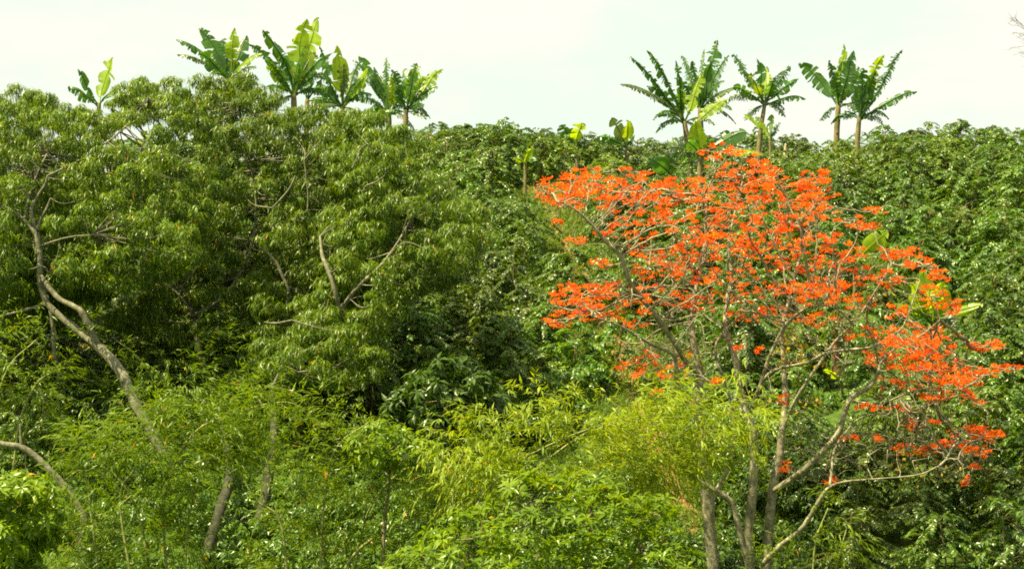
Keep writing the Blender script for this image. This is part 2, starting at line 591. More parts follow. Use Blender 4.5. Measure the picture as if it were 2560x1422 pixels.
def place_bushes():
    rng = np.random.default_rng(5)
    cands = []
    row = 0
    y = 41.2
    while y < 86:
        half = 0.245 * y + 2.5
        x = -half + rng.uniform(0, 1.5)
        while x < half:
            xx, yy = x + rng.normal(0, 0.22), y + rng.normal(0, 0.28)
            cands.append((xx, yy))
            x += 1.58
        y += 1.75 if y < 74 else 1.95
        row += 1
    far, keep = [], []
    for (x, y) in cands:
        z = float(hz(x, y))
        g = PX([x, y, z])
        c = PX([x, y, z + 1.0])
        if c[0] < -90 or c[0] > 2650 or c[1] > 1560:
            continue
        pd = float(path_dist(np.array(x), np.array(y)))
        if pd < 0.95:
            continue
        if any(math.hypot(x - q[0], y - q[1]) < r for q, r in CLEARW):
            continue
        if in_poly(c[0], c[1], MANGO_HIDE) and y > 47 and math.hypot(c[0] - 350, c[1] - 330) > 125 and math.hypot(c[0] - 475, c[1] - 378) > 90:
            continue
        if in_poly(c[0], c[1], LOW_HIDE):
            continue
        if y < 44.2 and 1600 < c[0] < 2010:
            continue
        if any(abs(c[0] - f[0]) < f[2] and f[1] - 6.5 < y < f[1] + 1.3 for f in FRONT):
            continue
        keep.append((x, y, z, c))
    keep.sort(key=lambda q: q[1])
    return keep


bushes = place_bushes()
print('COFFEE', len(bushes))
labels = bush_labels([b[3] for b in bushes])
rngb = np.random.default_rng(77)
for i, (x, y, z, c) in enumerate(bushes):
    fol, stm = PROTOS[int(rngb.integers(len(PROTOS)))]
    o = link('coffee_bush', fol, None, (x, y, z))
    s = rngb.uniform(0.85, 1.15) * (0.8 if y > 72 else 0.95)
    o.scale = (s * rngb.uniform(0.92, 1.12), s * rngb.uniform(0.92, 1.12), s * rngb.uniform(0.9, 1.12))
    o.rotation_euler = (0, 0, rngb.uniform(0, 6.28))
    tag(o, labels[i], 'bush', 'coffee bushes planted on the hillside')
    link('stem', stm, o)

# ------------------------------------------------------------------ undergrowth: grass and weeds on the open strips
def build_grass():
    rng = np.random.default_rng(9)
    pts = []
    # along the path edges
    n = 26000
    seg = rng.uniform(0, len(PATH) - 1.001, n)
    i = seg.astype(int)
    p = PATH[i] + (PATH[i + 1] - PATH[i]) * (seg - i)[:, None]
    off = rng.normal(0, 1.0, n)
    off = np.where(np.abs(off) < 0.25, off * 3, off)
    x = p[:, 0] + off
    y = p[:, 1] + rng.normal(0, 0.3, n)
    pts.append(np.stack([x, y], -1))
    for q, r in CLEARW[:3]:
        m = 6000
        pts.append(np.stack([q[0] + rng.normal(0, r * 0.9, m), q[1] + rng.normal(0, r * 1.2, m)], -1))
    m = 30000
    yy = rng.uniform(41, 84, m)
    pts.append(np.stack([rng.uniform(-0.24, 0.24, m) * yy, yy], -1))
    p = np.concatenate(pts)
    z = hz(p[:, 0], p[:, 1])
    pos = np.stack([p[:, 0], p[:, 1], z - 0.02], -1)
    k = len(pos)
    d = np.stack([rng.normal(0, 0.55, k), rng.normal(0, 0.55, k), np.ones(k)], -1)
    nr = np.stack([rng.normal(0, 1, k), rng.normal(0, 1, k), rng.normal(0.3, 0.3, k)], -1)
    ln = rng.uniform(0.12, 0.42, k)
    V, F = leaves(pos, d, nr, ln, rng.uniform(0.012, 0.05, k), rng.uniform(0.1, 0.7, k), 0.1)
    m = leaf_mesh('grass', [(V, F, rng.beta(2, 2.4, k))], M_GRASS)
    o = link('grass', m)
    tag(o, 'light green grass and weeds beside the dirt path', 'grass', kind='stuff')


build_grass()

# ------------------------------------------------------------------ crowns built from foliage puffs
def crown_puffs(poly, d0, bulge, spacing, rng, layers=2, avoid=None, avoid_w=40, margin=0, lean=0.0, holes=(), avoid_p=0.5):
    """puff centres spread through the crown volume, bulging towards the viewer in the middle"""
    out = []
    md = edge_dist(*np.array(poly).mean(0), poly)
    for k in range(layers):
        q = poisson_poly(poly, spacing, rng)
        ed = edge_dist(q[:, 0], q[:, 1], poly)
        ok = in_poly(q[:, 0], q[:, 1] - margin, poly) if margin else np.ones(len(q), bool)
        for hx, hy, hr in holes:
            ok &= np.hypot(q[:, 0] - hx, q[:, 1] - hy) > hr
        q = q[ok]
        e = np.clip(ed[ok] / (md + 1e-6), 0, 1)
        th = bulge * np.sqrt(1 - (1 - e) ** 2)
        sgn = -1 if k == 0 else (0.0 if k == 1 else 1)
        d = d0 + sgn * th + rng.normal(0, 0.35 + (0.3 if margin else 0), len(q)) + lean * (np.mean([a[1] for a in poly]) - q[:, 1]) / 115.0
        if avoid is not None and k < 2:
            for (lx, ly, ld) in avoid:
                near = np.hypot(q[:, 0] - lx, q[:, 1] - ly) < avoid_w
                d = np.where(near & (d < ld + 1.6) & (rng.random(len(q)) < avoid_p), ld + 1.6 + rng.uniform(0, 0.6, len(q)), d)
        out.append(np.array([P(a, b, c) for (a, b), c in zip(q, d)]))
    return np.concatenate(out)


def puff_shell(c, rad, n, rng, squash=0.75, low=-0.35):
    """points on the upper shell of each puff plus their outward directions"""
    k = len(c)
    u = rng.normal(size=(k, n, 3))
    u[..., 2] = np.abs(u[..., 2]) * 1.0
    u = norm(u)
    flip = rng.random((k, n)) < 0.22
    u[..., 2] = np.where(flip, low * u[..., 2], u[..., 2])
    r = rad * rng.uniform(0.6, 1.08, (k, n, 1))
    rr = r * np.array([1, 1, squash])
    pos = c[:, None, :] + u * rr
    return pos.reshape(-1, 3), u.reshape(-1, 3)


def rosettes(pos, out, per, rng, L=(0.2, 0.28), wr=(0.20, 0.26), up=0.3, spread=1.0, hang=0.55, droop=(0.3, 0.7), rn=None):
    """whorls of leaves at each point"""
    n = len(pos)
    ax = norm(out + np.array([0, 0, up]))
    a = norm(np.cross(ax, np.array([0.3, 0.2, 0.9]) + rng.normal(0, 0.1, (n, 3))))
    b = np.cross(ax, a)
    th = rng.uniform(0, 6.28, (n, 1)) + np.arange(per)[None, :] * 2.4 + rng.normal(0, 0.25, (n, per))
    rad = a[:, None, :] * np.cos(th)[..., None] + b[:, None, :] * np.sin(th)[..., None]
    el = rng.uniform(-0.15, 0.75, (n, per, 1))
    d = rad * spread + ax[:, None, :] * el - np.array([0, 0, 1.0]) * hang * rng.uniform(0.6, 1.4, (n, per, 1))
    d = norm(d)
    nr = ax[:, None, :] * 1.0 - rad * 0.2 + np.array([0, 0, 0.5]) + rng.normal(0, 0.25, (n, per, 3)) + rad * hang
    ps = np.repeat(pos[:, None, :], per, 1) + rad * 0.015 - ax[:, None, :] * rng.uniform(0, 0.06, (n, per, 1))
    ln = rng.uniform(*L, n * per)
    V, F = leaves(ps.reshape(-1, 3), d.reshape(-1, 3), nr.reshape(-1, 3), ln, ln * rng.uniform(*wr, n * per), rng.uniform(*droop, n * per), 0.14)
    if rn is None:
        rn = np.clip(np.repeat(rng.beta(2, 2.4, n), per) * 0.55 + rng.beta(2, 2.4, n * per) * 0.45, 0, 0.99)
        rn = np.where(rng.random(n * per) < 0.004, 1.0, rn)
    return V, F, rn


def px_tube(pts, d, sub=5, sides=8, rough=0.06, dd=None):
    """tube through photo points (x, y, width_px); d scalar or list of depths"""
    ds = np.broadcast_to(np.asarray(d, float), (len(pts),))
    c = np.array([P(x, y, q) for (x, y, w), q in zip(pts, ds)])
    r = np.array([w * 0.5 * mpp(q) for (x, y, w), q in zip(pts, ds)])
    c4 = catmull(np.hstack([c, r[:, None]]), sub)
    return (c4[:, :3], np.maximum(c4[:, 3], 0.006), sides, rough)


def limb_samples(limbs, dds):
    s = []
    for l, d in zip(limbs, dds):
        ds = np.broadcast_to(np.asarray(d, float), (len(l),))
        for (a, b, da, db) in zip(l[:-1], l[1:], ds[:-1], ds[1:]):
            for t in np.linspace(0, 1, 5):
                s.append((a[0] + (b[0] - a[0]) * t, a[1] + (b[1] - a[1]) * t, da + (db - da) * t))
    return s


def foot(px, py, d):
    """ground point under a photo column at depth d"""
    p = P(px, py, d)
    return np.array([p[0], p[1], float(hz(p[0], p[1]))])


def tree(name, label, cat, base, trunk_items, limb_items, crown_mesh, bark, group=None, trunk_bark=None):
    e = link(name, None, None, base)
    tag(e, label, cat, group)
    off = np.asarray(base)

    def child(nm, mesh):
        o = link(nm, mesh, e)
        mesh.transform(__import__('mathutils').Matrix.Translation([-float(q) for q in off]))
        return o
    if trunk_items:
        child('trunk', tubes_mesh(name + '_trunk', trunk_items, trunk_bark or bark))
    for it in limb_items:
        child('limb', tubes_mesh(name + '_limb', [it] if isinstance(it, tuple) else it, bark))
    for nm, mesh in crown_mesh:
        child(nm, mesh)
    return e


def twigs_for(puffs, nodes, rng, frac=1.0, r0=0.022):
    """thin branches from the limb nodes out to the puffs"""
    items = []
    nodes = np.asarray(nodes)
    for c in puffs:
        if rng.random() > frac:
            continue
        k = np.argmin(np.sum((nodes - c) ** 2, 1) + 2.0 * np.maximum(nodes[:, 2] - c[2], 0))
        a = nodes[k]
        mid = (a + c) / 2 + rng.normal(0, 0.12, 3) + np.array([0, 0, -0.08])
        pth = catmull([a, mid, c], 4)
        items.append((pth, np.linspace(r0, 0.006, len(pth)), 4, 0))
    return items


HOLES = [(342, 345, 48), (475, 378, 50)]


def mango(label, crown_poly, d0, bulge, trunk, trunk_d, limbs, limb_d, seed, spacing=37, prad=0.34, per_puff=26, layers=3, group='mango trees on the left', avoid_w=24, hide=(), show=0.45, lw=0.7):
    rng = np.random.default_rng(seed)
    trunk = [(a, b, c * 0.68) for a, b, c in trunk]
    limbs = [[(a, b, c * lw) for a, b, c in l] for l in limbs]
    alll = [trunk] + limbs
    alld = [trunk_d] + limb_d
    av = [q for q in limb_samples(alll, alld) if not any(a < q[0] < c and b < q[1] < d for a, b, c, d in hide)]
    puffs = crown_puffs(crown_poly, d0, bulge, spacing, rng, layers, av, avoid_w, 24, 0.55, HOLES, show)
    pos, u = puff_shell(puffs, prad * rng.uniform(0.7, 1.2, (len(puffs), 1, 1)), per_puff, rng)
    mesh = leaf_mesh('mango_crown', [rosettes(pos, u, 8, rng, (0.105, 0.24), (0.14, 0.20), up=0.6, spread=0.8, hang=0.95, droop=(0.1, 0.5))], M_MANGO)
    ti = px_tube(trunk, trunk_d, 6, 10)
    li = [px_tube(l, d, 6, 8) for l, d in zip(limbs, limb_d)]
    nodes = np.concatenate([t[0] for t in ([ti] + li)])
    b = foot(trunk[0][0], trunk[0][1], np.atleast_1d(trunk_d)[0])
    # carry the trunk down into the ground
    ext = np.vstack([[b[0], b[1], b[2] - 0.4], ti[0]])
    ti = (ext, np.concatenate([[ti[1][0] * 1.35], ti[1]]), 10, 0.05)
    tw = twigs_for(puffs, nodes, rng, 0.5, 0.014)
    crown = [('crown', mesh), ('branchwork', tubes_mesh('mango_branchwork', tw, M_MANGOBARK))]
    return tree('mango_tree', label, 'tree', b, [ti], li, crown, M_MANGOBARK, group, None if seed == 21 else M_SHADEBARK)  # middle and right trunks get the bark with shade in its colour


mango('large left mango tree with pale forked leaning trunk and drooping leaves',
      [(-260, 330), (-150, 230), (-20, 215), (60, 200), (140, 225), (190, 250), (290, 250), (300, 195), (370, 172), (440, 182), (520, 300), (545, 480),
       (500, 640), (330, 720), (180, 720), (60, 730), (-80, 760), (-260, 700)], 50, 2.4,
      [(430, 1160, 46), (345, 1020, 40), (302, 930, 40), (250, 870, 36), (200, 830, 30), (150, 790, 27), (117, 755, 25), (100, 700, 24), (100, 640, 22), (92, 585, 22)],
      [46, 46.2, 46.4, 46.6, 46.8, 46.9, 47, 47, 47, 47],
      [[(247, 868, 24), (215, 800, 26), (196, 772, 22), (150, 748, 20), (122, 718, 20), (102, 690, 16)],
       [(92, 588, 18), (62, 552, 13), (22, 522, 11), (-40, 505, 9)],
       [(92, 588, 16), (78, 530, 14), (88, 500, 11), (112, 462, 9), (118, 440, 6)],
       [(94, 575, 14), (103, 545, 10), (116, 522, 8), (126, 496, 5)],
       [(106, 614, 10), (140, 602, 8), (180, 592, 7), (230, 588, 5)],
       [(112, 760, 12), (62, 775, 10), (0, 792, 9), (-60, 820, 6)],
       [(104, 664, 6), (117, 672, 5), (122, 680, 5), (140, 650, 4), (150, 610, 3)],
       [(60, 550, 8), (70, 500, 8), (90, 440, 7), (120, 380, 6)],
       [(118, 440, 7), (200, 400, 7), (300, 330, 6), (370, 250, 4)]],
      [[46.6, 46.5, 46.5, 46.7, 46.8, 46.9], 47, 47, 47, 46.9, 46.9, 46.8, [47, 48, 49, 50], [47, 48, 49, 50]], 21, show=0.75)

mango('broad middle mango tree whose crown hides the skyline under the left bananas',
      [(440, 330), (470, 215), (500, 178), (560, 168), (640, 172), (690, 205), (700, 240), (770, 242), (850, 255), (900, 268), (930, 420), (910, 560), (850, 700),
       (760, 840), (600, 850), (500, 880), (380, 850), (260, 800), (300, 720), (440, 640), (450, 480)], 53, 2.4,
      [(500, 1440, 46), (545, 1290, 40), (574, 1190, 34), (562, 1100, 30), (540, 1010, 27), (515, 930, 25), (496, 860, 21), (482, 790, 17), (468, 730, 13)],
      [42, 43, 44.5, 46.5, 48.5, 49.2, 49.6, 50, 50.4],
      [[(468, 735, 10), (455, 720, 9), (475, 690, 8), (492, 668, 6), (520, 600, 5)],
       [(320, 680, 4), (352, 684, 6), (390, 702, 7), (440, 730, 8), (480, 780, 9)],
       [(482, 790, 12), (560, 740, 11), (620, 640, 10), (640, 520, 8), (620, 380, 6), (590, 260, 4)],
       [(640, 612, 6), (668, 632, 10), (692, 658, 12), (706, 690, 12), (722, 728, 9), (715, 770, 6)],
       [(680, 520, 6), (700, 500, 7), (725, 470, 8), (738, 440, 6)],
       [(760, 400, 4), (765, 440, 5), (770, 490, 6), (768, 540, 6)]],
      [50.4, 49.8, [50, 51, 52, 53, 53, 53], 49.6, 49.6, 49.8], 22)

mango('rightmost mango tree with a pale open fork low in its crown',
      [(860, 262), (940, 262), (1020, 280), (1065, 340), (1085, 430), (1180, 480), (1225, 560), (1205, 640), (1120, 700), (1000, 740), (960, 830), (930, 930),
       (840, 960), (700, 950), (640, 900), (640, 810), (720, 770), (800, 700), (830, 560), (840, 420)], 49, 2.2,
      [(585, 1440, 46), (640, 1330, 42), (668, 1210, 38), (684, 1090, 30), (682, 1000, 24), (688, 955, 20), (735, 880, 22), (800, 822, 26), (845, 785, 30)],
      [43.5, 44, 44.6, 45.2, 46, 46.6, 47.4, 47.6, 47.2],
      [[(848, 785, 26), (842, 745, 21), (826, 690, 20), (806, 640, 16), (800, 590, 10)],
       [(850, 785, 24), (872, 745, 18), (908, 705, 17), (948, 668, 14), (992, 610, 10), (1030, 540, 6)],
       [(686, 960, 18), (700, 930, 16), (712, 905, 12), (740, 880, 6)],
       [(704, 928, 8), (724, 920, 7), (745, 930, 5)],
       [(905, 480, 4), (915, 465, 6), (940, 455, 6), (960, 440, 4)],
       [(880, 420, 4), (895, 390, 6), (900, 375, 6), (915, 360, 4)],
       [(660, 805, 6), (690, 808, 9), (730, 800, 7)]],
      [[47.2, 47, 47, 47.2, 47.6], [47.2, 47, 46.9, 47, 47.2, 47.8], 46.2, 46.2, 46.4, 46.4, 45.4], 23, lw=0.58, show=0.35, hide=[(690, 800, 830, 910)])

# the slim pale trunk standing behind the leaning one
rng = np.random.default_rng(31)
st = [(168, 1100, 14), (162, 1010, 13), (155, 970, 13), (146, 925, 13), (136, 885, 11), (134, 830, 10), (128, 790, 9), (118, 740, 7)]
pf = crown_puffs([(30, 640), (210, 640), (240, 760), (40, 800)], 49.5, 0.7, 60, rng, 2)
ps, u = puff_shell(pf, 0.45, 26, rng)
b = foot(168, 1100, 48.2)
it = px_tube(st, 48.2, 6, 8)
it = (np.vstack([b - [0, 0, 0.3], it[0]]), np.concatenate([[0.07], it[1]]), 8, 0.05)
tree('slender_tree', 'slender pale trunk standing alone behind the leaning mango trunk', 'tree', b, [it], [],
     [('crown', leaf_mesh('slender_crown', [rosettes(ps, u, 9, rng, (0.18, 0.27), (0.18, 0.24), up=0.4, hang=0.7)], M_MANGO))], M_MANGOBARK)

# leaning limb entering at the left border
ln_ = [(210, 1290, 22), (160, 1215, 20), (120, 1172, 19), (85, 1138, 18), (52, 1118, 17), (0, 1108, 15), (-80, 1085, 13), (-180, 1020, 10)]
b = foot(210, 1290, 42)
it = px_tube(ln_, 42, 6, 8)
it = (np.vstack([b - [0, 0, 0.3], it[0]]), np.concatenate([[0.12], it[1]]), 8, 0.05)
pf = crown_puffs([(-330, 940), (-160, 940), (-150, 1060), (-330, 1080)], 42.5, 0.6, 60, rng, 2)
ps, u = puff_shell(pf, 0.45, 26, rng)
tree('leaning_tree', 'pale bare limb leaning out past the left border above the bamboo', 'tree', b, [it],
     [px_tube([(54, 1118, 9), (52, 1095, 7), (50, 1060, 4)], 42)],
     [('crown', leaf_mesh('leaning_crown', [rosettes(ps, u, 9, rng, (0.16, 0.24), (0.18, 0.24), up=0.4, hang=0.7)], M_MANGO))], M_MANGOBARK)

# ------------------------------------------------------------------ bamboo
def bamboo(label, poly, d0, bulge, seed, culms, spacing=44, per=20, layers=2, droop_dir=(0, 0), fine=1.0, mat=None, gaps=[(672, 1180, 34), (664, 1230, 34), (650, 1290, 36), (630, 1340, 36), (605, 1400, 38), (565, 1220, 30), (550, 1280, 34), (530, 1340, 36), (510, 1400, 36)]):
    """feathery clump: culms = list of photo polylines (x,y,width)"""
    rng = np.random.default_rng(seed)
    puffs = crown_puffs(poly, d0, bulge * 0.6, spacing * 0.88, rng, layers, lean=-0.25)
    pq = PX(puffs)
    keepp = np.ones(len(puffs), bool)
    lo_, hi_ = np.min(poly, 0), np.max(poly, 0)
    for _ in range(int((hi_[0] - lo_[0]) * (hi_[1] - lo_[1]) / 26000)):
        hx, hy = rng.uniform(lo_, hi_)
        keepp &= np.hypot(pq[:, 0] - hx, (pq[:, 1] - hy) * 1.3) > rng.uniform(34, 62)
    for hx, hy, hr in gaps:
        keepp &= np.hypot(pq[:, 0] - hx, pq[:, 1] - hy) > hr
    puffs = puffs[keepp]
    puffs = puffs + rng.normal(0, 0.16, puffs.shape) * np.array([1, 1.6, 1])
    k = len(puffs)
    cx = np.array([P(np.mean([q[0] for q in poly]), max(q[1] for q in poly) + 80, d0)])
    away = norm(puffs - cx)
    # sprays: branchlets with leaves alternating along their end
    per = int(per * 0.66)
    n = k * per
    pp = np.repeat(puffs, per, 0) + rng.normal(0, 1, (n, 3)) * np.repeat(rng.uniform(0.10, 0.36, (k, 1)), per, 0) * np.array([1, 1, 0.8])
    pd = norm(away * 0.7 + rng.normal(0, 0.55, (k, 3)) + np.array([droop_dir[0], 0, droop_dir[1]]))
    ax = norm(np.repeat(pd, per, 0) + rng.normal(0, 0.32, (n, 3)))
    parts = []
    nl = 7
    t = np.linspace(0.05, 1, nl)
    Ls = rng.uniform(0.2, 0.42, n)
    sd = norm(np.cross(ax, np.array([0, 0, 1.0]) + rng.normal(0, 0.2, (n, 3))))
    pos, dr, nr = [], [], []
    for j in range(nl):
        s = 1 if j % 2 else -1
        p = pp + ax * (Ls * t[j])[:, None] - np.array([0, 0, 1.0]) * (Ls * 0.35 * t[j] ** 2)[:, None]
        d = ax * 0.85 + sd * s * rng.uniform(0.15, 0.65, (n, 1)) - np.array([0, 0, 1.0]) * rng.uniform(0.1, 0.75, (n, 1))
        pos.append(p)
        dr.append(d)
        nr.append(np.array([0, 0, 1.0]) + sd * s * 0.3 + rng.normal(0, 0.35, (n, 3)))
    pos, dr, nr = np.concatenate(pos), np.concatenate(dr), np.concatenate(nr)
    m = len(pos)
    ln = rng.uniform(0.10, 0.205, m) * fine
    rn = np.tile(rng.beta(2, 2.5, n), nl) * 0.6 + rng.beta(2, 2.5, m) * 0.38
    rn = np.where(rng.random(m) < 0.004, 1.0, rn)
    V, F = leaves(pos, dr, nr, ln, ln * rng.uniform(0.13, 0.19, m), rng.uniform(0.1, 0.5, m), 0.1, wide_at=0.35)
    fol = leaf_mesh('bamboo_foliage', [(V, F, rn)], mat or M_BAMBOO)
    b = foot(culms[0][0][0], culms[0][0][1], d0 + 0.5)
    e = link('bamboo_clump', None, None, b)
    tag(e, label, 'bamboo')
    tr = __import__('mathutils').Matrix.Translation([-float(q) for q in b])
    fol.transform(tr)
    link('foliage', fol, e)
    for c in culms:
        it = px_tube(c, d0 + rng.uniform(-0.7, 0.9), 6, 6, 0)
        g = np.array([it[0][0][0], it[0][0][1], float(hz(it[0][0][0], it[0][0][1])) - 0.3])
        if g[2] < it[0][0][2]:
            it = (np.vstack([g, it[0]]), np.concatenate([[it[1][0]], it[1]]), 6, 0)
        mm = tubes_mesh('bamboo_culm', [it], M_CULM)
        mm.transform(tr)
        link('culm', mm, e)
    return e


bamboo('dense feathery bamboo clump filling the bottom left of the picture',
       [(160, 1200), (200, 1110), (270, 1060), (400, 1030), (520, 1010), (620, 985), (690, 1000), (700, 1080), (660, 1180), (560, 1230), (520, 1300), (500, 1440), (60, 1440), (90, 1330)],
       38.5, 1.2, 41,
       [[(420, 1460, 9), (410, 1250, 8), (470, 1100, 6), (560, 1040, 4), (700, 1005, 3), (760, 1020, 2)],
        [(330, 1460, 8), (300, 1250, 7), (330, 1180, 5), (380, 1120, 3)],
        [(250, 1460, 8), (230, 1300, 7), (210, 1180, 5), (160, 1200, 3)],
        [(460, 1460, 8), (480, 1250, 7), (560, 1100, 5), (650, 1060, 3)],
        [(380, 1460, 8), (350, 1300, 7), (300, 1200, 5), (230, 1150, 3)]], spacing=50, per=26, layers=3)
bamboo('bamboo thicket with shiny leaves between the lower left trunks and the rosette shrub',
       [(690, 1040), (760, 1010), (860, 1030), (960, 1060), (1010, 1120), (1150, 1150), (1270, 1180), (1240, 1260), (1080, 1290), (980, 1360), (960, 1440), (620, 1440), (660, 1320), (690, 1180)],
       40.5, 1.2, 42,
       [[(800, 1460, 8), (810, 1250, 7), (840, 1120, 5), (930, 1050, 3)],
        [(720, 1460, 8), (700, 1300, 6), (640, 1250, 5), (600, 1180, 3)],
        [(880, 1460, 8), (920, 1280, 6), (1000, 1180, 5), (1100, 1150, 3)],
        [(840, 1460, 8), (890, 1380, 7), (960, 1330, 5), (1060, 1290, 3)]], spacing=50, per=22, layers=2)
bamboo('bright yellow green bamboo plumes arching in front of the coral trunks',
       [(1080, 1110), (1180, 1060), (1290, 1020), (1380, 1000), (1450, 1010), (1560, 1010), (1620, 1000), (1720, 1005), (1800, 1020), (1890, 1045), (1870, 1100), (1800, 1150), (1700, 1170),
        (1640, 1230), (1540, 1220), (1400, 1200), (1260, 1220), (1130, 1230)],
       39.0, 0.9, 43,
       [[(1150, 1460, 9), (1180, 1290, 8), (1260, 1180, 6), (1400, 1100, 4), (1560, 1050, 3), (1760, 1040, 2)],
        [(1200, 1460, 9), (1270, 1250, 7), (1420, 1110, 5), (1530, 1060, 4), (1680, 1020, 2)],
        [(1250, 1460, 8), (1330, 1280, 6), (1480, 1160, 5), (1620, 1110, 3), (1740, 1150, 2)],
        [(1120, 1460, 8), (1130, 1280, 6), (1150, 1150, 5), (1230, 1060, 3)]], spacing=46, per=26, layers=2, droop_dir=(0.35, -0.1), fine=1.12, mat=M_BAMBOOYOUNG)
bamboo('bamboo clump at the left border behind the pale limb',
       [(-80, 830), (20, 800), (110, 860), (140, 940), (110, 1010), (150, 1080), (60, 1090), (-80, 1060)],
       44.5, 0.9, 44,
       [[(-40, 1200, 8), (-20, 1050, 7), (20, 920, 5), (90, 850, 3)], [(30, 1200, 8), (50, 1050, 6), (90, 960, 4), (130, 930, 3)]], spacing=52, per=22, layers=2)
bamboo('bamboo tuft behind the leaning mango trunk',
       [(230, 880), (300, 830), (400, 850), (520, 880), (640, 900), (680, 980), (560, 1010), (420, 1040), (330, 1060), (220, 1060), (190, 1000)],
       47.5, 0.9, 45,
       [[(420, 1160, 7), (400, 1000, 6), (350, 900, 4), (290, 850, 3)], [(520, 1160, 7), (560, 1000, 6), (600, 930, 4), (660, 920, 3)]], spacing=54, per=20, layers=2)
bamboo('small leafy bamboo at the foot of the coral tree stems',
       [(1990, 1280), (2060, 1240), (2130, 1270), (2150, 1350), (2120, 1440), (1830, 1440), (1840, 1390), (1940, 1400)],
       40.5, 0.7, 46,
       [[(2030, 1460, 6), (2040, 1350, 5), (2070, 1270, 3)], [(2080, 1460, 6), (2100, 1380, 5), (2120, 1310, 3)]], spacing=46, per=16, layers=1)

# ------------------------------------------------------------------ broad-leaved shrubs near the bottom
def shrub(name, label, poly, d0, bulge, seed, mat, spacing, prad, npuff, per, L, wr, up, hang, stems, layers=2):
    rng = np.random.default_rng(seed)
    puffs = crown_puffs(poly, d0, bulge, spacing, rng, layers)
    ps, u = puff_shell(puffs, prad * rng.uniform(0.7, 1.2, (len(puffs), 1, 1)), npuff, rng)
    mesh = leaf_mesh(name + '_crown', [rosettes(ps, u, per, rng, L, wr, up=up, hang=hang, droop=(0.1, 0.45))], mat)
    b = foot(stems[0][0], stems[0][1], d0 + 0.4)
    items = []
    nodes = []
    for (x0, y0, x1, y1, w) in stems:
        it = px_tube([(x0, y0, w), ((x0 + x1) / 2 + 8, (y0 + y1) / 2, w * 0.8), (x1, y1, w * 0.4)], d0 + 0.4, 5, 6)
        g = np.array([it[0][0][0], it[0][0][1], float(hz(it[0][0][0], it[0][0][1])) - 0.3])
        it = (np.vstack([g, it[0]]), np.concatenate([[it[1][0] * 1.2], it[1]]), 6, 0.03)
        items.append(it)
        nodes.append(it[0][2:])
    items += twigs_for(puffs, np.concatenate(nodes), rng, 0.9, 0.014)
    return tree(name, label, 'shrub', b, items, [], [('crown', mesh)], M_TWIG)


shrub('rosette_shrub', 'bright green shrub with leaf rosettes at the bottom centre',
      [(1270, 1260), (1310, 1195), (1400, 1215), (1470, 1200), (1560, 1220), (1640, 1265), (1690, 1330), (1720, 1400), (1700, 1470), (950, 1470), (990, 1390), (1060, 1370), (1110, 1310), (1180, 1290)],
      36.5, 1.2, 51, M_ROSETTE, 50, 0.30, 4, 13, (0.15, 0.25), (0.26, 0.33), 0.9, 0.0,
      [(1350, 1480, 1330, 1260, 12), (1450, 1480, 1480, 1260, 12), (1550, 1480, 1600, 1300, 10), (1200, 1480, 1150, 1350, 10)])
shrub('broadleaf_shrub', 'leafy shrub with pale glossy leaves in the bottom left corner',
      [(-60, 1230), (40, 1200), (110, 1215), (140, 1270), (120, 1340), (70, 1420), (60, 1480), (-60, 1480)],
      36.0, 0.6, 52, M_ROSETTE, 40, 0.34, 14, 9, (0.14, 0.2), (0.34, 0.42), 0.5, 0.4, [(0, 1480, 20, 1280, 10), (70, 1480, 90, 1300, 8)])
shrub('dark_leafy_tree', 'dark glossy broadleaf tree in the hollow left of the path',
      [(1000, 1000), (1030, 930), (1080, 940), (1130, 900), (1200, 950), (1250, 1000), (1260, 1090), (1160, 1130), (1060, 1140), (990, 1080)],
      44.5, 1.2, 53, M_DARKLEAF, 58, 0.38, 12, 9, (0.2, 0.3), (0.3, 0.38), 0.4, 0.5, [(1100, 1180, 1110, 980, 14), (1160, 1180, 1180, 1020, 10)], 3)
shrub('glossy_shrub', 'shrub with whitish glossy leaves among the bamboo thicket',
      [(900, 1110), (960, 1085), (1040, 1100), (1060, 1150), (1000, 1180), (920, 1170)],
      39.3, 0.4, 54, M_ROSETTE, 40, 0.34, 14, 9, (0.14, 0.2), (0.34, 0.42), 0.5, 0.4, [(960, 1300, 970, 1130, 8)], 1)

# low ground cover that fills the dim space under the bamboo and behind the trunks
def undergrowth():
    rng = np.random.default_rng(91)
    c = []
    for k in range(900):
        y = rng.uniform(38.5, 46.0)
        x = rng.uniform(-0.235, 0.10) * y if rng.random() < 0.8 else rng.uniform(0.06, 0.15) * y
        if float(path_dist(np.array(x), np.array(y))) < 0.7:
            continue
        if any(math.hypot(x - q[0], y - q[1]) < r for q, r in CLEARW):
            continue
        c.append((x, y, float(hz(x, y)) + rng.uniform(0.05, 0.55)))
    for k in range(1500):
        y = rng.uniform(46.0, 84)
        x = rng.uniform(-0.235, 0.235) * y
        pd = float(path_dist(np.array(x), np.array(y)))
        if pd < 0.6 or (pd < 1.6 and rng.random() < 0.6):
            continue
        c.append((x, y, float(hz(x, y)) + rng.uniform(-0.05, 0.3)))
    c = np.array(c)
    ps, u = puff_shell(c, 0.42 * rng.uniform(0.6, 1.3, (len(c), 1, 1)), 14, rng)
    m = leaf_mesh('undergrowth', [rosettes(ps, u, 7, rng, (0.11, 0.2), (0.3, 0.42), up=0.6, hang=0.4)], M_COFFEE)
    tag(link('undergrowth', m), 'low leafy ground cover between the bushes, bamboo and trunks', 'undergrowth', kind='stuff')


undergrowth()

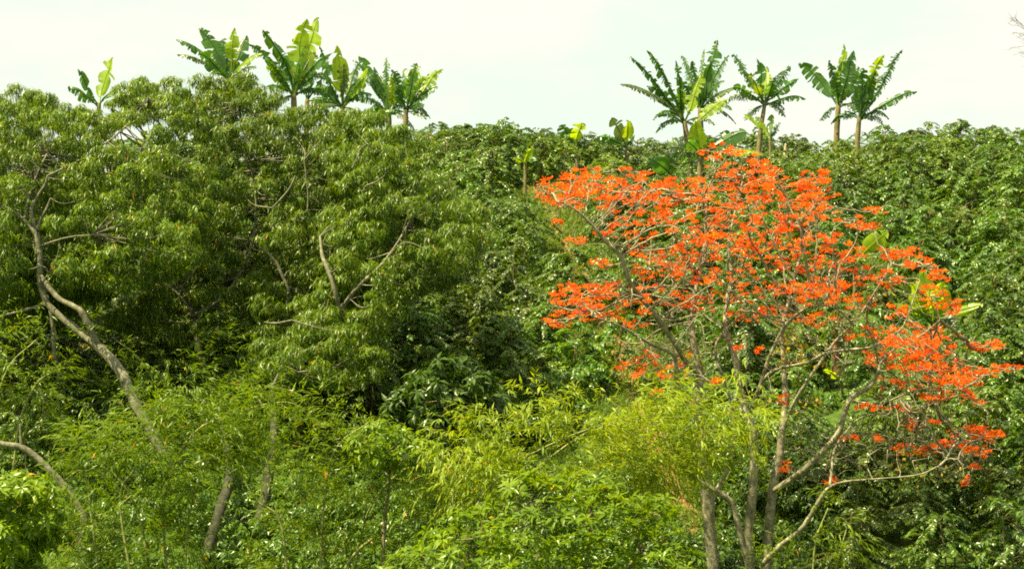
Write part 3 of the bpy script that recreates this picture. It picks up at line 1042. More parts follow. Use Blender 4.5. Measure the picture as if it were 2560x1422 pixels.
# ------------------------------------------------------------------ coral tree in blossom
CD = 41.5
CL = [  # photo polylines (x, y, width) with depth offsets
    ([(1788, 1450, 34), (1775, 1330, 32), (1768, 1240, 34), (1757, 1150, 27), (1747, 1060, 25), (1744, 1000, 24), (1750, 935, 20), (1735, 860, 17), (1728, 790, 14), (1745, 700, 11), (1762, 610, 9), (1766, 500, 6)], [0, 0, 0, 0, 0, 0.2, 0.3, 0.4, 0.6, 0.8, 1, 1.2]),
    ([(1750, 940, 15), (1712, 900, 14), (1690, 862, 14), (1634, 783, 14), (1600, 740, 13), (1576, 709, 12), (1553, 643, 11), (1518, 608, 9), (1487, 570, 8), (1442, 527, 6), (1400, 505, 4)], [0.3, 0, -0.3, -0.6, -0.8, -1, -1.1, -1.2, -1.3, -1.4, -1.5]),
    ([(1746, 1040, 14), (1696, 970, 13), (1686, 890, 12), (1640, 866, 9), (1600, 845, 8), (1550, 815, 6), (1480, 790, 4)], [0, -.5, -.8, -1, -1.2, -1.5, -1.8]),
    ([(1868, 1400, 16), (1850, 1330, 17), (1830, 1260, 17), (1800, 1232, 17), (1770, 1216, 16), (1722, 1180, 13), (1692, 1130, 9), (1670, 1060, 5)], [-.35, -.4, -.45, -.5, -.5, -.6, -.8, -1]),
    ([(1876, 1450, 26), (1872, 1320, 25), (1884, 1200, 23), (1882, 1080, 21), (1856, 1000, 19), (1838, 897, 17), (1814, 821, 14), (1820, 740, 11), (1829, 690, 9), (1822, 613, 8), (1840, 520, 6), (1860, 440, 4)], [0.1, 0.1, 0, 0, 0.2, 0.3, 0.5, 0.8, 1, 1.3, 1.6, 2]),
    ([(1780, 1250, 15), (1800, 1210, 14), (1822, 1160, 12), (1835, 1090, 9), (1826, 1000, 8), (1789, 884, 8), (1806, 834, 7), (1852, 790, 5)], [0.2, 0.3, 0.4, 0.5, 0.7, 0.8, 0.9, 1.1]),
    ([(1914, 1450, 28), (1922, 1330, 26), (1932, 1220, 25), (1946, 1160, 22), (1956, 1070, 19), (1963, 1000, 16), (1960, 922, 13), (1955, 830, 11), (1970, 760, 9), (1990, 680, 7), (2010, 600, 6), (2040, 500, 4)], [0.2, 0.2, 0.2, 0.2, 0.3, 0.4, 0.6, 0.8, 1, 1.2, 1.5, 1.8]),
    ([(1885, 1010, 14), (1905, 950, 13), (1922, 897, 12), (1953, 829, 11), (1972, 803, 10), (2021, 768, 9), (2072, 765, 7), (2120, 785, 4)], [-.2, -.4, -.5, -.6, -.7, -.8, -1, -1.2]),
    ([(1890, 985, 12), (1920, 937, 11), (1953, 920, 10), (2021, 905, 10), (2062, 884, 10), (2122, 874, 9), (2173, 869, 9), (2211, 849, 8), (2257, 818, 7), (2282, 753, 5), (2300, 700, 3)], [-.4, -.7, -.8, -.9, -1, -1, -1, -1, -1, -.9, -.8]),
    ([(1962, 1060, 10), (1985, 1006, 10), (2021, 948, 10), (2062, 890, 9), (2090, 850, 7), (2140, 800, 6), (2180, 740, 5), (2230, 660, 3)], [.2, .1, 0, .1, .3, .5, .8, 1]),
    ([(1935, 1225, 18), (1975, 1200, 20), (2011, 1174, 21), (2041, 1145, 20), (2072, 1113, 20), (2100, 1075, 19), (2117, 1013, 17), (2137, 988, 15), (2173, 968, 14), (2195, 930, 11), (2203, 905, 9), (2240, 870, 7), (2300, 840, 5), (2350, 800, 3)], [0.1, -.1, -.3, -.4, -.5, -.6, -.6, -.5, -.5, -.4, -.3, -.2, 0, .2]),
    ([(2130, 1000, 9), (2180, 1010, 9), (2224, 1001, 9), (2287, 976, 7), (2350, 968, 5), (2400, 975, 3)], [-.6, -.8, -1, -1.1, -1.2, -1.3]),
    ([(1905, 1410, 22), (1958, 1358, 22), (2003, 1323, 20), (2047, 1254, 19), (2070, 1222, 16), (2110, 1204, 10), (2198, 1196, 7), (2295, 1186, 6), (2350, 1163, 4)], [-.2, -.5, -.7, -.9, -1, -1.1, -1.2, -1.3, -1.4]),
    ([(2075, 1215, 10), (2080, 1170, 9), (2085, 1130, 8), (2110, 1085, 7), (2160, 1040, 5), (2260, 1030, 4), (2330, 1010, 3)], [-1, -.9, -.8, -.7, -.6, -.5, -.4]),
]
FL = [(1800, 380, 45, 14, 12), (1840, 412, 80, 22, 26), (1890, 440, 60, 25, 22), (1790, 455, 60, 18, 16),
      (1460, 437, 45, 14, 12), (1570, 435, 50, 16, 12), (1430, 470, 70, 22, 26), (1390, 490, 45, 20, 14), (1500, 475, 70, 20, 26), (1560, 480, 80, 22, 30),
      (1640, 480, 60, 20, 20), (1720, 465, 60, 18, 22), (1470, 505, 80, 15, 18), (1600, 515, 90, 18, 20), (1680, 510, 70, 18, 16),
      (1800, 500, 70, 20, 20), (1870, 480, 60, 25, 24), (1930, 450, 35, 20, 10), (1960, 500, 60, 30, 24), (2040, 455, 50, 20, 26), (2050, 480, 40, 20, 12),
      (2010, 520, 60, 25, 22), (2060, 535, 35, 20, 10), (1850, 545, 60, 20, 16), (1790, 570, 60, 18, 16), (1700, 560, 60, 18, 12), (1640, 550, 50, 15, 8),
      (1910, 560, 60, 22, 20), (1830, 600, 70, 20, 20), (1960, 600, 60, 22, 20), (2040, 610, 50, 20, 14), (1760, 630, 70, 20, 22), (1690, 640, 60, 18, 18),
      (1620, 640, 40, 15, 10), (1600, 600, 40, 14, 8), (1530, 580, 40, 14, 8), (1395, 562, 12, 7, 3), (1440, 605, 20, 8, 4), (1500, 660, 25, 10, 5), (1560, 560, 40, 12, 6),
      (2130, 560, 35, 15, 6), (2190, 530, 25, 7, 4), (2170, 570, 20, 8, 4), (2250, 638, 50, 13, 16), (2300, 660, 35, 14, 10), (2350, 692, 25, 12, 8),
      (2130, 640, 40, 15, 8), (2080, 660, 50, 18, 12), (2000, 660, 60, 18, 14), (1900, 660, 60, 18, 14), (1650, 680, 70, 18, 22), (1740, 690, 60, 18, 14),
      (1820, 700, 50, 18, 10), (1900, 720, 50, 18, 12), (1980, 730, 60, 18, 18), (2060, 720, 50, 20, 18), (2140, 690, 50, 18, 14), (2210, 700, 40, 16, 10),
      (1430, 745, 45, 18, 22), (1490, 740, 50, 22, 24), (1550, 735, 50, 22, 20), (1400, 800, 38, 14, 16), (1450, 775, 50, 15, 14), (1500, 790, 50, 14, 12),
      (1422, 718, 25, 7, 5), (1590, 770, 50, 15, 10), (1640, 740, 50, 20, 14), (1700, 750, 40, 20, 10), (1760, 760, 40, 18, 8), (1800, 740, 40, 15, 8),
      (1870, 780, 60, 20, 12), (1930, 790, 40, 20, 8), (1600, 810, 40, 10, 5), (2030, 740, 60, 20, 20), (2100, 740, 50, 18, 16), (2150, 760, 40, 15, 8),
      (2330, 745, 35, 20, 12), (2380, 770, 25, 15, 8), (2230, 780, 40, 15, 6), (2200, 830, 40, 15, 6), (2290, 840, 60, 22, 24), (2350, 850, 50, 20, 14),
      (2250, 870, 60, 18, 18), (2330, 880, 50, 22, 24), (2465, 865, 42, 10, 16), (2200, 900, 35, 15, 10), (2280, 910, 60, 15, 16), (2370, 930, 70, 20, 30),
      (2300, 930, 40, 15, 8), (2460, 930, 40, 15, 10), (2530, 918, 25, 9, 5), (2400, 965, 50, 18, 18), (2340, 990, 40, 14, 10), (2430, 1000, 25, 12, 6),
      (2270, 965, 30, 10, 4), (2220, 960, 25, 10, 4), (2180, 1022, 40, 7, 6), (2260, 1022, 30, 7, 4), (2300, 1060, 40, 13, 10), (2430, 1085, 50, 13, 18),
      (2480, 1090, 22, 12, 8), (2380, 1110, 35, 9, 8), (2290, 1125, 55, 11, 14), (2440, 1130, 35, 13, 10), (2120, 1100, 35, 5, 6), (2200, 1098, 10, 5, 2),
      (2080, 1204, 18, 8, 5), (1965, 1170, 6, 10, 3), (2412, 1203, 10, 9, 4), (2450, 1165, 20, 7, 3), (1962, 1002, 14, 7, 3),
      (1640, 905, 50, 14, 12), (1680, 930, 40, 12, 10), (1600, 940, 14, 11, 5), (1550, 918, 18, 7, 4), (1620, 882, 7, 11, 3), (1640, 980, 18, 7, 4),
      (1722, 890, 14, 5, 3), (1745, 1010, 7, 5, 2), (1790, 950, 14, 7, 3), (1850, 872, 12, 5, 3), (1895, 880, 9, 5, 2), (1830, 1028, 9, 5, 2),
      (2000, 790, 50, 16, 8), (2060, 800, 40, 14, 6), (2140, 850, 40, 14, 5), (2110, 600, 30, 14, 5), (1880, 620, 50, 16, 10), (1730, 600, 40, 14, 6), (1990, 560, 40, 16, 10)]


def coral_tree():
    rng = np.random.default_rng(61)
    limbs = [px_tube([(a, b_, c * (0.95 if n_ < 7 else (0.62 if n_ in (11, 12) else 0.78))) for a, b_, c in l], CD + np.array(o), 6, 8, 0.07) for n_, (l, o) in enumerate(CL)]
    # attractors: blossom heads
    heads, tips_grp = [], []
    for gi, (x, y, rx, ry, n) in enumerate(FL):
        base = rng.uniform(-1.6, 1.9)
        n = int(n * (1.5 if x > 2160 else 1.2)) + 1
        for k in range(n):
            a = rng.uniform(0, 6.28)
            r = math.sqrt(rng.uniform(0, 1))
            heads.append(P(x + rx * r * math.cos(a) * 1.12, y + ry * r * math.sin(a) * 1.45, CD + base + rng.normal(0, 0.3)))
            tips_grp.append(gi)
    bare = []
    for (x, y, rx, ry, n) in [(2280, 1060, 200, 110, 130), (2150, 1140, 120, 50, 50), (1750, 720, 230, 130, 130), (2050, 850, 150, 90, 70), (1650, 860, 110, 70, 50), (2380, 1140, 100, 50, 40)]:
        for k in range(n):
            bare.append(P(x + rx * rng.normal(0, 0.5), y + ry * rng.normal(0, 0.5), CD + rng.uniform(-1.6, 1.8)))
    nfl = len(heads)
    heads = np.array(heads + bare)
    tips_grp += [-1] * len(bare)
    tips_grp = np.array(tips_grp)
    # space colonisation from the traced limbs
    nodes, par, seedr = [], [], []
    for (pth, rad, _, _) in limbs:
        for k in range(len(pth)):
            nodes.append(pth[k])
            par.append(-1)
            seedr.append(rad[k])
    nodes = list(map(np.asarray, nodes))
    nseed = len(nodes)
    alive = np.ones(len(heads), bool)
    step, kill = 0.13, 0.15
    for it in range(70):
        NA = np.array(nodes)
        ai = np.where(alive)[0]
        if len(ai) == 0:
            break
        D2 = ((heads[ai][:, None, :] - NA[None, :, :]) ** 2).sum(-1)
        near = D2.argmin(1)
        dmin = np.sqrt(D2[np.arange(len(ai)), near])
        for q, d in zip(ai, dmin):
            if d < kill:
                alive[q] = False
        grow = {}
        for q, k, d in zip(ai, near, dmin):
            if d >= kill:
                grow.setdefault(int(k), []).append(heads[q] - NA[k])
        if not grow:
            break
        for k, v in grow.items():
            v = norm(np.array(v)).sum(0)
            prev = NA[k] - NA[par[k]] if par[k] >= 0 else v * 0
            dirn = norm(norm(v) + 0.5 * norm(prev) + rng.normal(0, 0.27, 3) + np.array([0, 0, -0.05]))
            nodes.append(NA[k] + dirn * step)
            par.append(k)
    NA = np.array(nodes)
    par = np.array(par)
    # radii by the pipe rule
    tipn = np.zeros(len(NA))
    haschild = np.zeros(len(NA), bool)
    for k in range(nseed, len(NA)):
        haschild[par[k]] = True
    for k in range(len(NA) - 1, nseed - 1, -1):
        if not haschild[k]:
            tipn[k] += 1
        tipn[par[k]] += tipn[k]
    rad = 0.0085 * np.maximum(tipn, 1) ** 0.42
    # chains
    kids = {}
    for k in range(nseed, len(NA)):
        kids.setdefault(int(par[k]), []).append(k)
    items = []
    stack = [(p, c) for p in kids if p < nseed for c in kids[p]]
    while stack:
        p, c = stack.pop()
        ch = [NA[p], NA[c]]
        rr = [min(rad[c] * 1.1, 0.05), rad[c]]
        cur = c
        while cur in kids:
            ks = sorted(kids[cur], key=lambda q: -tipn[q])
            for o in ks[1:]:
                stack.append((cur, o))
            cur = ks[0]
            ch.append(NA[cur])
            rr.append(rad[cur])
        items.append((np.array(ch), np.array(rr), 5, 0.04))
    # loose bare side twigs
    for k in rng.choice(np.arange(nseed, len(NA)), 1500, replace=False):
        d = norm(rng.normal(0, 1, 3) * np.array([1, 1, 0.5]) + np.array([0, 0, 0.15]))
        p0 = NA[k]
        L = rng.uniform(0.12, 0.4)
        p2 = p0 + d * L
        items.append((catmull([p0, (p0 + p2) / 2 + rng.normal(0, 0.03, 3), p2], 3), np.linspace(0.008, 0.004, 7), 3, 0))
    base = foot(1870, 1450, CD)
    e = link('coral_tree', None, None, base)
    tag(e, 'leafless coral tree covered in bright orange blossom on grey trunks', 'tree')
    TR = __import__('mathutils').Matrix.Translation([-float(q) for q in base])
    trunks = {0, 4, 6}
    for k, it in enumerate(limbs):
        if k in trunks or k == 12:
            g0 = it[0][0]
            g = np.array([base[0] + (g0[0] - base[0]) * 0.6, base[1] + (g0[1] - base[1]) * 0.6, base[2] - 0.4]) if k != 12 else None
            if g is not None:
                it = (np.vstack([g, it[0]]), np.concatenate([[it[1][0] * 1.3], it[1]]), 10, 0.07)
        m = tubes_mesh('coral_limb', [it], M_CORALBARK)
        m.transform(TR)
        link('trunk' if k in trunks else 'limb', m, e)
    m = tubes_mesh('coral_branchwork', items, M_CORALTWIG)
    m.transform(TR)
    link('branchwork', m, e)
    # blossom heads: whorls of narrow upturned petals, one spray object per flowering branch end
    for gi in range(len(FL)):
        hp = heads[tips_grp == gi]
        n = len(hp)
        if n == 0:
            continue
        per = 26
        cen = np.repeat(hp, per, 0)
        m = n * per
        az = rng.uniform(0, 6.28, m)
        el = rng.uniform(-0.3, 0.85, m)
        rad_ = np.stack([np.cos(az) * np.cos(el), np.sin(az) * np.cos(el), np.sin(el)], -1)
        st = cen + rad_ * rng.uniform(0.0, 0.03, (m, 1)) + np.stack([rng.normal(0, 0.034, m), rng.normal(0, 0.034, m), rng.uniform(-0.015, 0.03, m)], -1)
        hs_ = np.repeat(rng.uniform(0.5, 1.12, n), per)
        st = cen + (st - cen) * hs_[:, None]
        ln = rng.uniform(0.045, 0.08, m) * hs_
        V, F = leaves(st, rad_ + np.array([0, 0, 0.25]), rng.normal(0, 1, (m, 3)) + np.array([0, -0.2, 0.6]), ln, ln * rng.uniform(0.3, 0.5, m), rng.uniform(0.0, 0.4, m), 0.15)
        mesh = leaf_mesh('blossom_spray', [(V, F, np.clip(np.repeat(rng.beta(1.6, 1.6, n), per) * 0.6 + rng.beta(2, 2, m) * 0.4, 0, 1))], M_FLOWER)
        mesh.transform(TR)
        link('blossom_spray', mesh, e)
    # a few withered yellow leaves low in the crown
    pts = []
    for (x, y, s, n) in [(1985, 850, 25, 26), (2030, 880, 30, 20), (1960, 890, 25, 20), (2030, 1005, 22, 14), (2080, 800, 30, 14), (2260, 1170, 30, 18), (2400, 1180, 20, 10), (2210, 720, 20, 8), (1900, 1010, 20, 8)]:
        for _ in range(n):
            pts.append(P(x + rng.normal(0, s), y + rng.normal(0, s * 0.6), CD - 0.8 + rng.normal(0, 0.4)))
    pts = np.array(pts)
    k = len(pts)
    V, F = leaves(pts, rng.normal(0, 1, (k, 3)) + np.array([0, 0, -0.9]), rng.normal(0, 1, (k, 3)), rng.uniform(0.07, 0.14, k), rng.uniform(0.05, 0.08, k), 0.3)
    mesh = leaf_mesh('withered_leaves', [(V, F, rng.random(k))], M_DRYLEAF)
    mesh.transform(TR)
    link('withered_foliage', mesh, e)


coral_tree()

# ------------------------------------------------------------------ banana plants
def banana_leaf(root, tip, width, bow, tear, face, hang, rng, mat, sway=0.0):
    """blade with midrib from root to tip; halves split into strips where torn"""
    tear = max(tear, 0.07)
    ax = tip - root
    L = np.linalg.norm(ax)
    ctrl = root + ax * 0.5 + np.array([0, 0, 1.0]) * bow * L + np.array([sway * L, 0, 0])
    n = 60
    t = np.linspace(0, 1, n + 1)[:, None]
    mid = (1 - t) ** 2 * root + 2 * t * (1 - t) * ctrl + t ** 2 * tip
    nod = rng.uniform(0.02, 0.12) * (1.0 if bow > 0.01 else 0.25)
    mid = mid + np.array([0, 0, -1.0]) * (nod * L * np.clip((t - 0.6) / 0.4, 0, 1) ** 2.2)
    mid = mid + np.array([rng.normal(0, 0.025), rng.normal(0, 0.03), 0]) * L * np.sin(t * math.pi * rng.uniform(1.0, 2.2))
    T = norm(np.gradient(mid, axis=0))
    view = np.array([0, 1.0, 0])
    S = norm(np.cross(T, view))
    tw = 1.0 if face > 0.2 else 0.25
    fa = face + tw * rng.normal(0, 0.22) + tw * rng.normal(0, 0.45) * (t - 0.3)
    Wd = norm(S * np.cos(fa) + view * np.sin(fa))
    if tear > 0.09:
        tear = min(0.7, tear * rng.uniform(1.0, 1.9))
    pet = 0.17
    prof = np.where(t[:, 0] < pet, 0.02, np.clip(np.sin(math.pi * np.clip((t[:, 0] - pet) / (1 - pet), 0, 1) ** 0.95) ** 0.62, 0, 1))
    tt = t[:, 0]
    prof = np.where(tt > pet, np.minimum(prof, 1.0), prof)
    Vs, Fs, Rn, o = [], [], [], 0
    # midrib
    V, F, cap = tube(mid, np.linspace(0.035, 0.008, n + 1) * (0.6 + 0.25 * L), 5)
    tri = np.concatenate([F[:, [0, 1, 2]], F[:, [0, 2, 3]], cap])
    Vs.append(V)
    Fs.append(tri)
    Rn.append(np.full(len(tri), 0.75))
    o += len(V)
    g = np.array([0, 0, -1.0])
    for sgn in (-1, 1):
        i0 = int(pet * n)
        # runs of strips between tears
        runs = []
        cur = [i0]
        for i in range(i0 + 1, n + 1):
            cur.append(i)
            if i < n and rng.random() < tear:
                runs.append(cur)
                cur = [i]
        runs.append(cur)
        for run in runs:
            if len(run) < 2:
                continue
            extra = (rng.normal(0, 0.25) + rng.exponential(0.25)) * (tear > 0.05) + hang
            wmul = rng.uniform(0.62, 1.05) if tear > 0.05 else rng.uniform(0.94, 1.0)
            idx = np.array(run)
            m = len(idx)
            rows = []
            dirn = norm(Wd[idx] * sgn + T[idx] * 0.22)
            nsub = 3
            for s in range(nsub + 1):
                f = s / nsub
                hd = dirn + g * (extra * (0.35 + 0.9 * f)) + T[idx] * 0.0
                w = width * prof[idx][:, None] * wmul * f
                p = mid[idx] + norm(hd) * w
                if tear > 0.05:  # torn edges draw in a little
                    cc = p.mean(0)
                    p = cc + (p - cc) * (1 - 0.12 * f - 0.16 * f * f)
                p = p + (rng.normal(0, 0.02, (1, 3)) + rng.normal(0, 0.004, (m, 3))) * f
                rows.append(p)
            G = np.stack(rows, 1)  # m, nsub+1, 3
            Vs.append(G.reshape(-1, 3))
            i = np.arange(m - 1)[:, None] * (nsub + 1) + np.arange(nsub)[None, :]
            q = np.stack([i, i + 1, i + nsub + 2, i + nsub + 1], -1).reshape(-1, 4)
            tri = np.concatenate([q[:, [0, 1, 2]], q[:, [0, 2, 3]]])
            Fs.append(tri + o)
            o += m * (nsub + 1)
            Rn.append(np.full(len(tri), rng.uniform(0.1, 0.75)))
    return new_mesh('banana_leaf', np.concatenate(Vs), np.concatenate(Fs), mat, np.concatenate(Rn), smooth=True)


MT = {'g': M_BAN, 'y': M_BANY, 'o': M_BANOLD}


def banana(label, stem, lv, depth, seed, group='banana plants on the hill', dead=False, ground=True):
    """stem: [(x,y,w)...] from foot to crown; lv: (tipx, tipy, half_width_px, bow, tear, face, hang, mat)"""
    rng = np.random.default_rng(seed)
    stem = [(a, c, w * 0.8) for a, c, w in stem]
    it = px_tube(stem, depth, 5, 10, 0.04)
    b = foot(stem[0][0], stem[0][1], depth)
    if ground and it[0][0][2] > b[2]:
        it = (np.vstack([b - [0, 0, 0.2], it[0]]), np.concatenate([[it[1][0] * 1.15], it[1]]), 10, 0.04)
    e = link('banana_plant', None, None, b)
    tag(e, label, 'banana plant', group)
    TR = __import__('mathutils').Matrix.Translation([-float(q) for q in b])
    m = tubes_mesh('banana_pseudostem', [it], M_PSEUDODRY if dead else M_PSEUDO)
    m.transform(TR)
    link('pseudostem', m, e)
    top = it[0][-1]
    lv = list(lv)
    if len(lv) >= 7 and not dead:
        tx, ty = stem[-1][0], stem[-1][1]
        if group == LG:
            for k in range(3):
                a = rng.uniform(-0.9, 0.9)
                q_ = rng.uniform(95, 130)
                lv.append((tx + q_ * math.sin(a), ty - q_ * math.cos(a), rng.uniform(15, 21), rng.uniform(0.0, 0.1), rng.uniform(0.1, 0.3), rng.uniform(0.1, 0.6), rng.uniform(0.1, 0.5), 'y' if k == 0 else 'g'))
        for k in range(3):
            sg = -1 if k % 2 else 1
            lv.append((tx + sg * rng.uniform(45, 85), ty + rng.uniform(-25, 45), rng.uniform(11, 15), rng.uniform(0.25, 0.45), rng.uniform(0.2, 0.4), rng.uniform(0.4, 1.0), rng.uniform(0.5, 0.9), 'o' if k == 2 else 'g'))
    for q in lv:
        tx, ty, hw, bow, tear, face, hang, mt = q[:8]
        root = P(q[8], q[9], depth) if len(q) > 9 else top - np.array([0, 0, rng.uniform(0, 0.12)])
        dz = rng.uniform(-0.7, 0.7) if group != SG else rng.uniform(-0.7, -0.1)
        tip = P(tx, ty, depth + dz)
        lm = banana_leaf(root, tip, (1.24 if group == LG else 1.6 if group == SG else 1.16) * hw * mpp(depth), bow, tear, face, hang, rng, MT[mt])
        lm.transform(TR)
        link('leaf', lm, e)
    return e


LG = 'banana plants on the left skyline'
RG = 'banana plants on the right skyline'
SG = 'small banana plants on the slope'
banana('lone banana with one upright yellow leaf left of the mango top', [(245, 330, 16), (246, 290, 14), (248, 262, 12)],
       [(278, 143, 22, 0.0, 0.06, 0.15, 0.0, 'y'), (188, 163, 17, 0.10, 0.04, 0.3, 0.1, 'g'), (170, 214, 17, 0.16, 0.08, 0.5, 0.5, 'g'), (300, 215, 14, 0.15, 0.1, 0.9, 0.5, 'g')], 78, 1, LG)
banana('leftmost big banana with two frayed leaves sweeping left', [(574, 260, 20), (574, 225, 18), (574, 200, 15)],
       [(500, 58, 19, 0.05, 0.08, 0.35, 0.1, 'g'), (446, 88, 14, 0.12, 0.42, 1.0, 0.8, 'g'), (446, 128, 13, 0.14, 0.5, 1.1, 0.8, 'o'), (586, 66, 17, 0.0, 0.04, 0.1, 0.0, 'y'),
        (618, 84, 19, 0.05, 0.06, 0.5, 0.2, 'g'), (655, 130, 16, 0.25, 0.25, 0.8, 0.6, 'y'), (640, 165, 12, 0.3, 0.4, 0.8, 0.8, 'o')], 80, 2, LG)
banana('tallest left banana with a broad yellow green leaf reaching highest', [(735, 320, 22), (735, 280, 21), (734, 238, 17)],
       [(795, 40, 28, -0.02, 0.10, 0.2, 0.0, 'y'), (765, 45, 30, 0.0, 0.12, 0.1, 0.1, 'y'), (660, 62, 17, 0.22, 0.25, 0.6, 0.6, 'g'), (626, 98, 17, 0.06, 0.22, 0.5, 0.3, 'g'), (692, 92, 22, 0.05, 0.1, 0.3, 0.2, 'g'),
        (830, 130, 17, 0.20, 0.2, 0.7, 0.6, 'g'), (810, 180, 15, 0.2, 0.25, 0.8, 0.6, 'g'), (690, 270, 14, 0.35, 0.3, 0.7, 0.7, 'o'), (665, 215, 15, 0.3, 0.3, 0.7, 0.7, 'g'), (760, 100, 18, 0.1, 0.3, 1.0, 0.4, 'g')], 81, 3, LG)
banana('slim banana behind the tallest left one with a short crown', [(766, 320, 17), (767, 285, 16), (768, 250, 14)],
       [(790, 108, 16, 0.08, 0.15, 0.4, 0.3, 'g'), (845, 160, 14, 0.2, 0.2, 0.6, 0.6, 'g'), (712, 175, 14, 0.15, 0.25, 0.6, 0.6, 'g'), (838, 268, 14, 0.3, 0.25, 0.6, 0.6, 'g'), (775, 140, 14, 0.0, 0.2, 0.3, 0.3, 'g')], 82.5, 4, LG)
banana('banana with a pale upright leaf like a column in the left group', [(857, 340, 21), (857, 305, 20), (857, 268, 16)],
       [(843, 110, 23, 0.0, 0.05, 0.05, 0.0, 'y'), (790, 110, 17, 0.03, 0.15, 0.4, 0.3, 'g'), (898, 150, 18, 0.05, 0.2, 0.4, 0.4, 'g'), (905, 185, 16, 0.15, 0.25, 0.6, 0.6, 'g'), (785, 215, 16, 0.2, 0.2, 0.6, 0.5, 'g'),
        (780, 275, 15, 0.4, 0.25, 0.7, 0.7, 'o'), (860, 150, 16, 0.3, 0.2, 0.3, 0.6, 'o'), (800, 240, 14, 0.2, 0.2, 0.6, 0.5, 'g'), (930, 235, 16, 0.35, 0.25, 0.6, 0.7, 'g')], 80.5, 5, LG)
banana('banana with a long dark leaf arching left above the mango crown', [(970, 340, 20), (972, 310, 19), (972, 282, 15)],
       [(895, 124, 17, 0.06, 0.12, 0.35, 0.3, 'g'), (966, 130, 14, 0.06, 0.35, 0.7, 0.4, 'g'), (885, 130, 12, 0.08, 0.35, 0.9, 0.5, 'g'), (915, 285, 15, 0.45, 0.2, 0.7, 0.7, 'g'), (880, 245, 14, 0.35, 0.3, 0.7, 0.7, 'g'),
        (990, 190, 16, 0.25, 0.15, 0.5, 0.5, 'o'), (925, 270, 14, 0.5, 0.3, 0.7, 0.8, 'g'), (940, 180, 16, 0.12, 0.15, 0.4, 0.4, 'g')], 81.5, 6, LG)
banana('rightmost banana of the left group with a yellow tipped leaf', [(1012, 340, 19), (1014, 310, 18), (1015, 276, 14)],
       [(1112, 158, 17, 0.04, 0.22, 0.3, 0.3, 'y'), (1042, 148, 17, 0.04, 0.18, 0.35, 0.3, 'g'), (1058, 182, 16, 0.12, 0.2, 0.5, 0.5, 'y'), (1095, 212, 15, 0.15, 0.25, 0.6, 0.6, 'g'), (980, 160, 12, 0.03, 0.25, 0.6, 0.3, 'g'),
        (1075, 290, 15, 0.35, 0.15, 0.6, 0.7, 'o', 1012, 272), (1060, 260, 16, 0.3, 0.3, 0.5, 0.8, 'g'), (985, 215, 16, 0.2, 0.2, 0.5, 0.5, 'g')], 81, 7, LG)

banana('tall front banana with long frayed leaves fanning left', [(1724, 390, 20), (1718, 350, 19), (1711, 305, 15)],
       [(1575, 133, 16, 0.06, 0.38, 1.0, 0.75, 'g'), (1617, 108, 15, 0.09, 0.35, 0.9, 0.6, 'g'), (1552, 207, 14, 0.22, 0.6, 1.2, 0.9, 'o'), (1618, 202, 18, 0.12, 0.2, 0.6, 0.5, 'g'), (1632, 290, 15, 0.45, 0.1, 0.6, 0.7, 'g'),
        (1755, 180, 18, -0.05, 0.08, 0.2, 0.0, 'y'), (1690, 150, 13, 0.0, 0.25, 0.5, 0.3, 'g'), (1700, 215, 15, 0.0, 0.1, 0.3, 0.2, 'y'), (1640, 330, 14, 0.5, 0.2, 0.6, 0.6, 'g')], 77.5, 8, RG)
banana('crowded banana behind it with many tattered upright leaves', [(1752, 360, 20), (1752, 320, 19), (1750, 272, 15)],
       [(1703, 118, 14, 0.02, 0.4, 0.6, 0.5, 'g'), (1760, 117, 14, 0.05, 0.35, 0.5, 0.5, 'g'), (1794, 98, 20, 0.0, 0.25, 0.2, 0.2, 'g'), (1822, 128, 17, 0.1, 0.35, 0.6, 0.6, 'g'), (1842, 212, 17, 0.14, 0.12, 0.5, 0.4, 'o'),
        (1780, 150, 22, 0.0, 0.2, 0.2, 0.2, 'g'), (1730, 150, 16, 0.05, 0.3, 0.5, 0.4, 'g'), (1810, 190, 16, 0.15, 0.35, 0.6, 0.6, 'g'), (1690, 190, 15, 0.15, 0.3, 0.6, 0.6, 'g'), (1770, 195, 16, 0.0, 0.2, 0.3, 0.3, 'y')], 79.5, 9, RG)
banana('low sucker with a wide bright upright leaf above the blossoms', [(1750, 440, 18), (1750, 410, 17), (1752, 390, 14)],
       [(1738, 298, 21, 0.0, 0.03, 0.0, 0.0, 'y'), (1668, 365, 20, 0.16, 0.12, 0.3, 0.3, 'o'), (1622, 392, 18, 0.1, 0.05, 0.4, 0.3, 'g', 1690, 450), (1868, 318, 18, 0.04, 0.1, 0.4, 0.2, 'g'), (1912, 375, 14, 0.10, 0.05, 0.4, 0.3, 'y'),
        (1815, 240, 16, 0.03, 0.14, 0.3, 0.2, 'y', 1735, 310), (1635, 465, 14, 0.3, 0.05, 0.5, 0.4, 'o', 1700, 470), (1720, 350, 14, 0.1, 0.1, 0.3, 0.3, 'g'), (1790, 345, 14, 0.1, 0.1, 0.3, 0.3, 'g')], 71, 10, SG)
